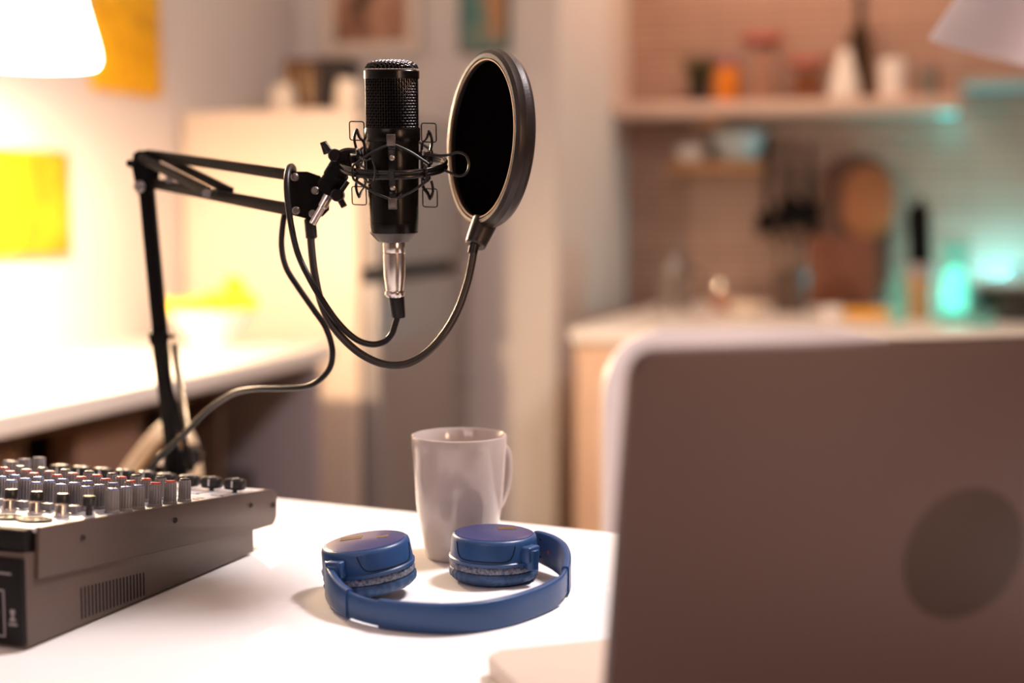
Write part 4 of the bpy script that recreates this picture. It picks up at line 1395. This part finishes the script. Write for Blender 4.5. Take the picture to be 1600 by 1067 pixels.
# ------------------------------------------------------------------ wall shelf and what stands on it
ZS = 1.565
SX1 = spot_on(1492, 0, 4.62).x
bm = B(); box(bm, (XW + 0.002, 4.64, ZS - 0.045), (SX1, YK, ZS), 0.004)
tag(obj('wall_shelf', bm, mat('pale_shelf_board', (0.62, 0.46, 0.38), 0.5), loc=(XW, YK, ZS - 0.045)), 'long pale wall shelf above the kitchen counter', 'shelf')
YS = 4.74
k = 4.86 / F   # metres per pixel there
q = spot_on(1090, ZS, 4.79)
pp = thing('potted_plant', 'small green plant in a black pot at the left of the wall shelf', 'plant', q)
bm = B(); lathe(bm, [(0, 0), (0.026, 0), (0.038, 0.075), (0.039, 0.08), (0.036, 0.08), (0.033, 0.07), (0, 0.07)], 32); obj('pot', bm, M_kblack, pp)
bm = B()
for i in range(120):
    a = random.uniform(0, 2 * PI); rr = random.uniform(0, 0.035); e = random.uniform(0.2, 1.0)
    p0 = Vector((rr * math.cos(a), rr * math.sin(a), 0.068)); p1 = p0 + Vector((math.cos(a) * 0.028 * e, math.sin(a) * 0.028 * e, random.uniform(0.045, 0.095))); p2 = p1 + Vector((math.cos(a) * 0.015, math.sin(a) * 0.015, random.uniform(-0.005, 0.02)))
    sweep(bm, [p0, (p0 + p1) / 2 + Vector((0, 0, 0.01)), p1, p2], rrect(0.007, 0.0012, 0.0004, 1), rad=[0.5, 1, 0.9, 0.15])
obj('leaves', bm, M_leaf, pp)


def jar(px, r, h, content, lid, hl, label, cap_r=None, glass=True, fill=0.9, y=YS):
    q_ = spot_on(px, ZS, y)
    t = thing('storage_jar', label, 'jar', q_)
    b_ = B(); lathe(b_, [(0, 0), (r * 0.96, 0), (r, 0.004), (r, h * 0.93), (r * 0.9, h), (r * 0.86, h), (r * 0.94, h * 0.92), (r * 0.94, 0.006), (0, 0.005)], 36); obj('glass_body', b_, M_glass if glass else content, t)
    if glass:
        b_ = B(); lathe(b_, [(0, 0.0065), (r * 0.92, 0.0065), (r * 0.92, h * fill), (0, h * fill + 0.003)], 32); obj('content', b_, content, t)
    cr = cap_r or r * 0.95
    b_ = B(); lathe(b_, [(0, h), (cr, h), (cr * 1.03, h + 0.003), (cr * 1.03, h + hl - 0.003), (cr, h + hl), (0, h + hl)], 32); obj('lid', b_, lid, t)


jar(1133, 0.041, 0.118, M_orange, M_lid, 0.028, 'orange jar with a purple lid beside the small plant', glass=False)
jar(1187, 0.054, 0.190, mat('pale_jar_content', (0.60, 0.33, 0.24), 0.5), M_lidred, 0.030, 'tall pale storage jar with a reddish lid, in the middle of the shelf', cap_r=0.066)
jar(1257, 0.066, 0.108, M_amber, M_lidred, 0.028, 'wide amber-filled jar with a reddish lid, right of the tall jar', fill=0.85)
q = spot_on(1316, ZS, 4.70)
lathed('cone_vase', 'white cone-shaped vase in front of the dark bottle', 'vase', q, [('v', [(0, 0), (0.050, 0), (0.052, 0.006), (0.045, 0.05), (0.022, 0.135), (0.018, 0.155), (0.014, 0.157), (0, 0.15)], M_white)])
q = spot_on(1338, ZS, 4.80)
bt = thing('wine_bottle', 'tall dark bottle on the wall shelf, behind the white cone vase', 'bottle', q)
bm = B(); lathe(bm, [(0, 0.004), (0.034, 0), (0.038, 0.005), (0.038, 0.19), (0.034, 0.215), (0.018, 0.250), (0.0145, 0.270), (0.0145, 0.33), (0, 0.33)], 32); obj('glass_body', bm, M_bottle, bt)
bm = B(); lathe(bm, [(0.0150, 0.29), (0.0158, 0.292), (0.0158, 0.345), (0, 0.346)], 24); obj('cap', bm, M_kblack, bt)
q = spot_on(1392, ZS, YS)
lathed('cup', 'white cup near the right end of the wall shelf', 'cup', q, [('v', [(0, 0), (0.038, 0), (0.043, 0.006), (0.046, 0.06), (0.048, 0.125), (0.044, 0.125), (0.041, 0.01), (0, 0.009)], M_white)])
q = spot_on(1447, ZS, YS)
lathed('spice_tin', 'small grey tin at the right end of the wall shelf', 'tin', q, [('body', [(0, 0), (0.026, 0), (0.026, 0.085), (0, 0.085)], mat('grey_tin', (0.22, 0.22, 0.2), 0.4, metal=0.5)), ('lid', [(0, 0.085), (0.027, 0.085), (0.027, 0.098), (0, 0.1)], M_screw)])

# thin glass shelf continuing to the right, teal light put into its colour
qa_ = spot_on(1500, 0, 4.74).x
bm = B(); box(bm, (qa_, 4.68, ZS + 0.030), (XR, YK, ZS + 0.050), 0.002)
tag(obj('glass_shelf', bm, mat('teal_lit_shelf', (0.26, 0.40, 0.42), 0.3), loc=(qa_, YK, ZS + 0.03)), 'narrow shelf with teal light in its colour at the right edge, beyond the long pale shelf', 'shelf')

# small shelf with bowls under it
q0 = spot_on(1050, 0, 4.80); q1 = spot_on(1196, 0, 4.80)
bm = B(); box(bm, (q0.x, 4.72, 1.345), (q1.x, YK, 1.358), 0.002); box(bm, (q0.x, 4.72, 1.358), (q1.x, 4.728, 1.375), 0.001)
tag(obj('bracket_shelf', bm, M_woodl, loc=(q0.x, YK, 1.345)), 'short narrow shelf holding two bowls under the long shelf', 'shelf')
q = spot_on(1081, 1.3585, 4.79)
lathed('small_bowl', 'small white bowl on the short narrow shelf', 'bowl', q, [('v', [(0, 0), (0.03, 0), (0.034, 0.004), (0.052, 0.04), (0.056, 0.068), (0.052, 0.068), (0.046, 0.04), (0, 0.01)], M_white)])
q = spot_on(1152, 1.3585, 4.79)
lathed('large_bowl', 'larger pale blue bowl on the short narrow shelf', 'bowl', q, [('v', [(0, 0), (0.04, 0), (0.045, 0.005), (0.078, 0.06), (0.088, 0.115), (0.083, 0.115), (0.072, 0.06), (0, 0.012)], M_bowlpale)])
q = spot_on(1110, 1.490, 4.76)
bm = B(); box(bm, (-0.045, -0.03, 0.004), (0.045, 0.03, 0.0295), 0.003, M=Matrix.Translation(q)); tag(obj('wooden_clip', bm, M_woodl, loc=q), 'small wooden block fixed under the long wall shelf', 'block')

# utensil rail
zr_ = 1.475
r0, r1 = spot_on(1190, 0, 4.84).x, spot_on(1440, 0, 4.84).x
rail = thing('utensil_rail', 'thin metal rail with hooks below the long wall shelf', 'rail', (r0, 4.84, zr_))
bm = B(); cyl(bm, (0, 0, 0), (r1 - r0, 0, 0), 0.005, 12); obj('rail_bar', bm, M_chrome, rail)
bm = B()
for xx in (0.01, r1 - r0 - 0.01):
    cyl(bm, (xx, 0, 0), (xx, YK - 4.84, 0), 0.005, 10)
obj('rail_bracket', bm, M_chrome, rail)
for px in (1200, 1232, 1268, 1290, 1385, 1412):
    xx = spot_on(px, 0, 4.83).x - r0
    bm = B(); pts = spline([(xx, 0.006, 0.006), (xx, -0.006, 0.007), (xx, -0.008, -0.01), (xx, -0.006, -0.03), (xx, -0.016, -0.036), (xx, -0.02, -0.028)], 5); tube(bm, pts, 0.0018, 8); obj('hook', bm, M_chrome, rail)
    if px in (1268, 1385, 1412, 1290):
        bm = B(); ball(bm, (xx, -0.012, -0.045 if px != 1385 else 0.0), 0.008); obj('glint_ball', bm, M_chrome, rail)  # chrome balls added to give round blurred glints


def utensil(px, ztop, L_, head, label, name, m=M_steelblack):
    x_ = spot_on(px, 0, 4.82).x
    o_ = Vector((x_, 4.815, ztop))
    b_ = B()
    tube(b_, [o_, o_ - Vector((0, 0, L_ * 0.45))], 0.009, 8)
    bar(b_, o_ - Vector((0, 0, L_ * 0.4)), o_ - Vector((0, 0, L_)), head[0], 0.006, up=(0, 1, 0), bev=0.002)
    hb_ = o_ - Vector((0, 0, L_ + head[1] * 0.4))
    box(b_, (hb_.x - head[2] / 2, 4.805, hb_.z - head[1] / 2), (hb_.x + head[2] / 2, 4.830, hb_.z + head[1] / 2), 0.008, 3)
    t_ = obj(name, b_, m, loc=o_)
    tag(t_, label, 'utensil')


utensil(1200, 1.44, 0.24, (0.022, 0.075, 0.072), 'black ladle hanging leftmost on the utensil rail', 'ladle')
utensil(1234, 1.44, 0.20, (0.026, 0.13, 0.075), 'black broad spatula hanging from the utensil rail', 'spatula')
utensil(1264, 1.43, 0.20, (0.024, 0.12, 0.072), 'black slotted turner hanging rightmost on the utensil rail', 'turner')

# cutting boards leaning at the wall
def board(name, label, px0, px1, z0, z1, y, th, m, roundr, holes=False):
    xa, xb = spot_on(px0, 0, y).x, spot_on(px1, 0, y).x
    o_ = Vector(((xa + xb) / 2, y, z0))
    b_ = B(); W_ = xb - xa; H_ = z1 - z0
    Mb = Matrix.Translation(o_) @ Matrix.Rotation(math.radians(-6), 4, 'X') @ Matrix(((1, 0, 0, 0), (0, 0, -1, 0), (0, 1, 0, 0), (0, 0, 0, 1)))
    prism(b_, rr_poly(-W_ / 2, 0, W_ / 2, H_, roundr), -th / 2, th / 2, 0.003, Mb)
    tag(obj(name, b_, m, loc=o_), label, 'cutting board')


board('cutting_board', 'large dark brown wooden board leaning behind the others', 1276, 1392, 0.902, 1.395, 4.80, 0.02, M_wood2, 0.10)
board('cutting_board', 'orange-brown rounded wooden board leaning at the tiled wall', 1318, 1396, 1.125, 1.36, 4.765, 0.016, M_wood, 0.075)
board('cutting_board', 'low dark wooden board leaning in front of the taller boards', 1262, 1372, 0.902, 1.13, 4.70, 0.018, mat('deep_brown_board', (0.17, 0.05, 0.018), 0.5, noise=0.3), 0.02)

ZK = 0.9
YQ = 4.30
# knife block
q = spot_on(1441, ZK, YQ)
kb = thing('knife_block', 'light wood knife block with black knife handles', 'knife block', q)
bm = B(); box(bm, (-0.040, -0.05, 0.0), (0.034, 0.06, 0.120), 0.004); obj('block', bm, M_woodl, kb)
bm = B(); box(bm, (-0.041, -0.051, 0.120), (0.035, 0.061, 0.158), 0.003); obj('block_top', bm, mat('grey_plastic', (0.35, 0.30, 0.30), 0.5), kb)
for i, (dx, dy, hh) in enumerate(((-0.022, -0.02, 0.15), (0.0, -0.02, 0.175), (0.02, -0.02, 0.16), (-0.018, 0.02, 0.17), (0.008, 0.02, 0.19), (0.024, 0.02, 0.165))):
    bm = B(); bar(bm, (dx, dy, 0.152), (dx - 0.012, dy + 0.01, 0.158 + hh), 0.017, 0.022, up=(0, 1, 0), bev=0.004); obj('knife_handle', bm, M_steelblack, kb)

# glassware with the teal light put into its tint
q = spot_on(1408, ZK, 4.15)
lathed('glass_bottle', 'narrow teal-lit glass bottle left of the knife block', 'bottle', q, [('body', [(0, 0), (0.026, 0), (0.027, 0.09), (0.012, 0.13), (0.011, 0.160), (0.009, 0.160), (0.010, 0.13), (0.024, 0.088), (0.024, 0.004), (0, 0.004)], M_teallitglass), ('stopper', [(0, 0.155), (0.010, 0.155), (0.012, 0.18), (0, 0.182)], M_glass)])
q = spot_on(1494, ZK, 4.15)
lathed('glass_jug', 'tall bright teal-lit glass carafe right of the knife block', 'carafe', q, [('body', [(0, 0), (0.050, 0), (0.056, 0.01), (0.056, 0.09), (0.040, 0.15), (0.038, 0.21), (0.042, 0.225), (0.039, 0.225), (0.035, 0.21), (0.037, 0.15), (0.052, 0.09), (0.052, 0.008), (0, 0.006)], M_teallitglass), ('lid', [(0, 0.222), (0.043, 0.222), (0.043, 0.235), (0.01, 0.245), (0, 0.25)], M_glass)])
q = spot_on(1538, ZK, 3.98)
lathed('glass_tumbler', 'low teal-lit glass in front of the black pan', 'glass', q, [('v', [(0, 0), (0.028, 0), (0.032, 0.005), (0.036, 0.045), (0.033, 0.045), (0.029, 0.006), (0, 0.006)], M_teallitglass)])
q = spot_on(1598, ZK, 4.36)
pan = thing('saucepan', 'black saucepan with glass lid at the right edge of the counter', 'saucepan', q)
bm = B(); lathe(bm, [(0, 0), (0.135, 0), (0.150, 0.012), (0.160, 0.09), (0.164, 0.092), (0.156, 0.094), (0.146, 0.016), (0, 0.006)], 48); obj('pan_body', bm, M_kblack, pan)
bm = B(); lathe(bm, [(0.158, 0.094), (0.158, 0.098), (0.10, 0.118), (0.0, 0.128), (0, 0.126), (0.10, 0.116), (0.158, 0.094)], 48); obj('glass_lid', bm, M_glass, pan)
bm = B(); lathe(bm, [(0, 0.127), (0.008, 0.127), (0.008, 0.140), (0.020, 0.146), (0.018, 0.156), (0, 0.158)], 20); obj('lid_knob', bm, M_kblack, pan)
bm = B(); bar(bm, (0.158, 0, 0.075), (0.28, 0, 0.085), 0.03, 0.012); obj('handle', bm, M_kblack, pan)

# french press, tumblers, crock, sponge
q = spot_on(1056, ZK, 4.35)
fp_ = thing('coffee_press', 'glass coffee press with metal frame at the left of the counter', 'coffee maker', q)
bm = B(); lathe(bm, [(0, 0.01), (0.040, 0.01), (0.041, 0.14), (0.039, 0.14), (0.038, 0.014), (0, 0.013)], 32); obj('glass_body', bm, M_glass, fp_)
bm = B(); lathe(bm, [(0, 0), (0.044, 0), (0.044, 0.018), (0.0415, 0.018), (0.0415, 0.008), (0, 0.008)], 32); lathe(bm, [(0.0415, 0.12), (0.044, 0.12), (0.044, 0.132), (0.0415, 0.132), (0.0415, 0.12)], 32)
for a in (0, 1.57, 3.14, 4.71):
    bar(bm, (0.043 * math.cos(a), 0.043 * math.sin(a), 0.01), (0.043 * math.cos(a), 0.043 * math.sin(a), 0.13), 0.006, 0.0015, up=(math.cos(a), math.sin(a), 0), bev=0.0004)
obj('metal_frame', bm, M_screw, fp_)
bm = B(); lathe(bm, [(0, 0.141), (0.043, 0.141), (0.040, 0.156), (0.018, 0.168), (0.004, 0.170), (0.003, 0.195), (0.013, 0.203), (0.013, 0.215), (0, 0.220)], 28); obj('lid', bm, M_screw, fp_)
bm = B(); tube(bm, spline([(0.043, 0, 0.125), (0.075, 0, 0.12), (0.078, 0, 0.06), (0.043, 0, 0.03)], 6), 0.005, 8); obj('handle', bm, M_kblack, fp_)
q = spot_on(1128, ZK, 4.40)
lathed('spice_shaker', 'small reddish shaker between coffee press and hanging utensils', 'shaker', q, [('body', [(0, 0), (0.024, 0), (0.024, 0.07), (0, 0.07)], mat('reddish_spice', (0.42, 0.20, 0.14), 0.5)), ('lid', [(0, 0.07), (0.025, 0.07), (0.022, 0.092), (0, 0.095)], M_chrome)])
q = spot_on(1168, ZK, 4.36)
lathed('cream_bowl', 'low cream dish on the counter left of the dark crock', 'dish', q, [('v', [(0, 0), (0.04, 0), (0.062, 0.022), (0.064, 0.03), (0.06, 0.03), (0.04, 0.01), (0, 0.008)], M_cream)])
q = spot_on(1238, ZK, 4.42)
crock = thing('utensil_crock', 'dark crock below the hanging black utensils', 'crock', q)
bm = B(); lathe(bm, [(0, 0), (0.044, 0), (0.050, 0.01), (0.054, 0.13), (0.049, 0.13), (0.045, 0.012), (0, 0.01)], 36); obj('crock_body', bm, mat('brown_glazed_crock', (0.09, 0.055, 0.04), 0.35), crock)
bm = B()
for (dx, dy) in ((-0.02, 0.01), (0.015, -0.01), (0.0, 0.02)):
    tube(bm, [(dx, dy, 0.02), (dx * 2.2, dy * 2, 0.22)], 0.005, 8); ball(bm, (dx * 2.3, dy * 2.1, 0.235), 0.02, 1, 0.35, 1.4)
obj('wooden_spoons', bm, M_darkwood, crock)
q = spot_on(1304, ZK, 4.22)
lathed('white_ramekin', 'white ramekin in front of the low dark board', 'ramekin', q, [('v', [(0, 0), (0.030, 0), (0.034, 0.034), (0.030, 0.034), (0.027, 0.006), (0, 0.006)], M_white)])
q = spot_on(1360, ZK, 4.24)
bm = B(); box(bm, (-0.065, -0.035, 0.0), (0.065, 0.035, 0.026), 0.006, 3, M=Matrix.Translation(q)); tag(obj('sponge', bm, mat('yellow_sponge', (0.75, 0.36, 0.01), 0.8), loc=q), 'yellow-orange sponge on the counter beside the white ramekin', 'sponge')

# teal LED strip mounted under the shelf end, and a glow body added behind the carafe
M_led = bpy.data.materials.new('teal_led')
M_led.use_nodes = True
nt, b = nodes(M_led)
b.inputs['Base Color'].default_value = (0.1, 0.6, 0.6, 1)
b.inputs['Emission Color'].default_value = (0.10, 0.85, 0.80, 1)
b.inputs['Emission Strength'].default_value = 0.9
qa = spot_on(1462, 0, 4.66).x
bm = B(); box(bm, (qa, 4.66, ZS - 0.058), (SX1 - 0.002, 4.70, ZS - 0.0455), 0.002); tag(obj('led_strip', bm, M_led, loc=(qa, 4.68, ZS - 0.06)), 'short teal light strip under the right end of the wall shelf', 'light strip')
q = spot_on(1496, ZK, 4.28)
ll = thing('carafe_glow', 'small teal glow body added behind the tall glass carafe', 'light', q)
bm = B(); lathe(bm, [(0, 0), (0.036, 0), (0.036, 0.02), (0, 0.02)], 24); obj('glow_base', bm, M_kblack, ll)
bm = B(); lathe(bm, [(0, 0.021), (0.034, 0.021), (0.036, 0.07), (0.030, 0.13), (0.015, 0.150), (0, 0.153)], 24); M_tealglow = bpy.data.materials.new('teal_glow')
M_tealglow.use_nodes = True
nt, b = nodes(M_tealglow)
b.inputs['Base Color'].default_value = (0.3, 0.7, 0.6, 1)
b.inputs['Emission Color'].default_value = (0.34, 1.0, 0.80, 1)
b.inputs['Emission Strength'].default_value = 2.3
obj('glow_body', bm, M_tealglow, ll)
light('teal_wall_glow', 'POINT', (spot_on(1572, 0, 4.72).x, 4.72, ZK + 0.06), 7.5, (0.16, 0.84, 0.95), 0.03)  # unseen light added behind the saucepan to turn the wall teal
light('teal_strip_bulb', 'POINT', (SX1 - 0.02, 4.78, ZS - 0.09), 0.3, (0.12, 0.90, 0.95), 0.03)

# ------------------------------------------------------------------ chairs in the room


def shell_chair(name, label, loc, face, m):
    """bar stool with a curved shell back; face = direction the sitter looks at"""
    M = frame(Vector(loc), (0, 0, 1), Vector(face))
    t = thing(name, label, 'chair', mat=M)
    # back shell: rounded outline bent around the sitter
    b_ = B()
    Wb, z0, z1, r_ = 0.46, 0.64, 1.036, 0.095
    nu, nv = 40, 22
    g_ = []
    for th in (0.0, 0.010):
        gr = []
        for j in range(nv + 1):
            row = []
            z = z0 + (z1 - z0) * j / nv
            inset = 0.0
            if z > z1 - r_:
                d__ = z - (z1 - r_)
                inset = r_ - math.sqrt(max(0, r_ * r_ - d__ * d__))
            hw = Wb / 2 - inset
            for i in range(nu + 1):
                s2 = -hw + 2 * hw * i / nu
                ang = s2 / 0.42
                rr_ = 0.42 + th
                row.append(b_.verts.new((-rr_ * math.cos(ang) + 0.22 - 0.06 * (z - z0), rr_ * math.sin(ang), z)))
            gr.append(row)
        g_.append(gr)
    for L_i in range(2):
        for j in range(nv):
            for i in range(nu):
                b_.faces.new((g_[L_i][j][i], g_[L_i][j][i + 1], g_[L_i][j + 1][i + 1], g_[L_i][j + 1][i]))
    for j in range(nv):
        for i in (0, nu):
            b_.faces.new((g_[0][j][i], g_[0][j + 1][i], g_[1][j + 1][i], g_[1][j][i]))
    for i in range(nu):
        for j in (0, nv):
            b_.faces.new((g_[0][j][i], g_[0][j][i + 1], g_[1][j][i + 1], g_[1][j][i]))
    obj('backrest', b_, m, t)
    b_ = B(); prism(b_, rr_poly(-0.19, -0.21, 0.20, 0.21, 0.07), 0.62, 0.655, 0.012); obj('seat', b_, m, t)
    for sx in (-1, 1):
        for sy in (-1, 1):
            b_ = B(); cyl(b_, (sx * 0.21, sy * 0.21, 0), (sx * 0.13, sy * 0.15, 0.625), 0.012, 14, r2=0.016); obj('leg', b_, M_woodl, t)
    return t


cc = at(1192, 533, 2.0)
shell_chair('shell_chair', 'pale grey shell chair behind the laptop, only its rim showing above the lid', (cc.x + FH.x * -0.10, cc.y + FH.y * -0.10, 0), -FH * 1.0, M_shadewhite)

# bentwood chair on the far side of the table, left
bc = at(250, 700, 1.86)
MB_ = frame(Vector((bc.x, bc.y, 0)), (0, 0, 1), RT)
bw = thing('bentwood_chair', 'cream bentwood chair, its curved back showing behind the mixer', 'chair', mat=MB_)
bm = B()
pts = spline([(-0.075, 0, 0.60), (-0.062, 0, 0.83), (-0.030, 0, 0.880), (-0.002, 0.004, 0.918), (0.030, 0.008, 0.925), (0.048, 0.010, 0.90), (0.055, 0.012, 0.83), (0.060, 0.012, 0.60)], 8)
pts = spline([at(150, 812, 1.86), at(185, 762, 1.86), at(212, 722, 1.86), at(242, 684, 1.86), at(262, 668, 1.87), at(284, 676, 1.88), at(298, 706, 1.89), at(304, 760, 1.89), at(306, 850, 1.89)], 8)
sweep(bm, pts, rrect(0.020, 0.024, 0.006, 3), up=FH * 1.0)
obj('back_hoop', bm, M_bwood, bw, world=True)
bm = B(); lathe(bm, [(0, 0.60), (0.17, 0.60), (0.185, 0.612), (0.18, 0.63), (0, 0.628)], 40, Matrix.Translation((0.0, 0.16, 0))); obj('seat', bm, M_bwood, bw)
for sx in (-1, 1):
    for sy in (-1, 1):
        bm = B(); cyl(bm, (sx * 0.14, 0.16 + sy * 0.14, 0), (sx * 0.11, 0.16 + sy * 0.11, 0.605), 0.012, 14, r2=0.015); obj('leg', bm, M_bwood, bw)
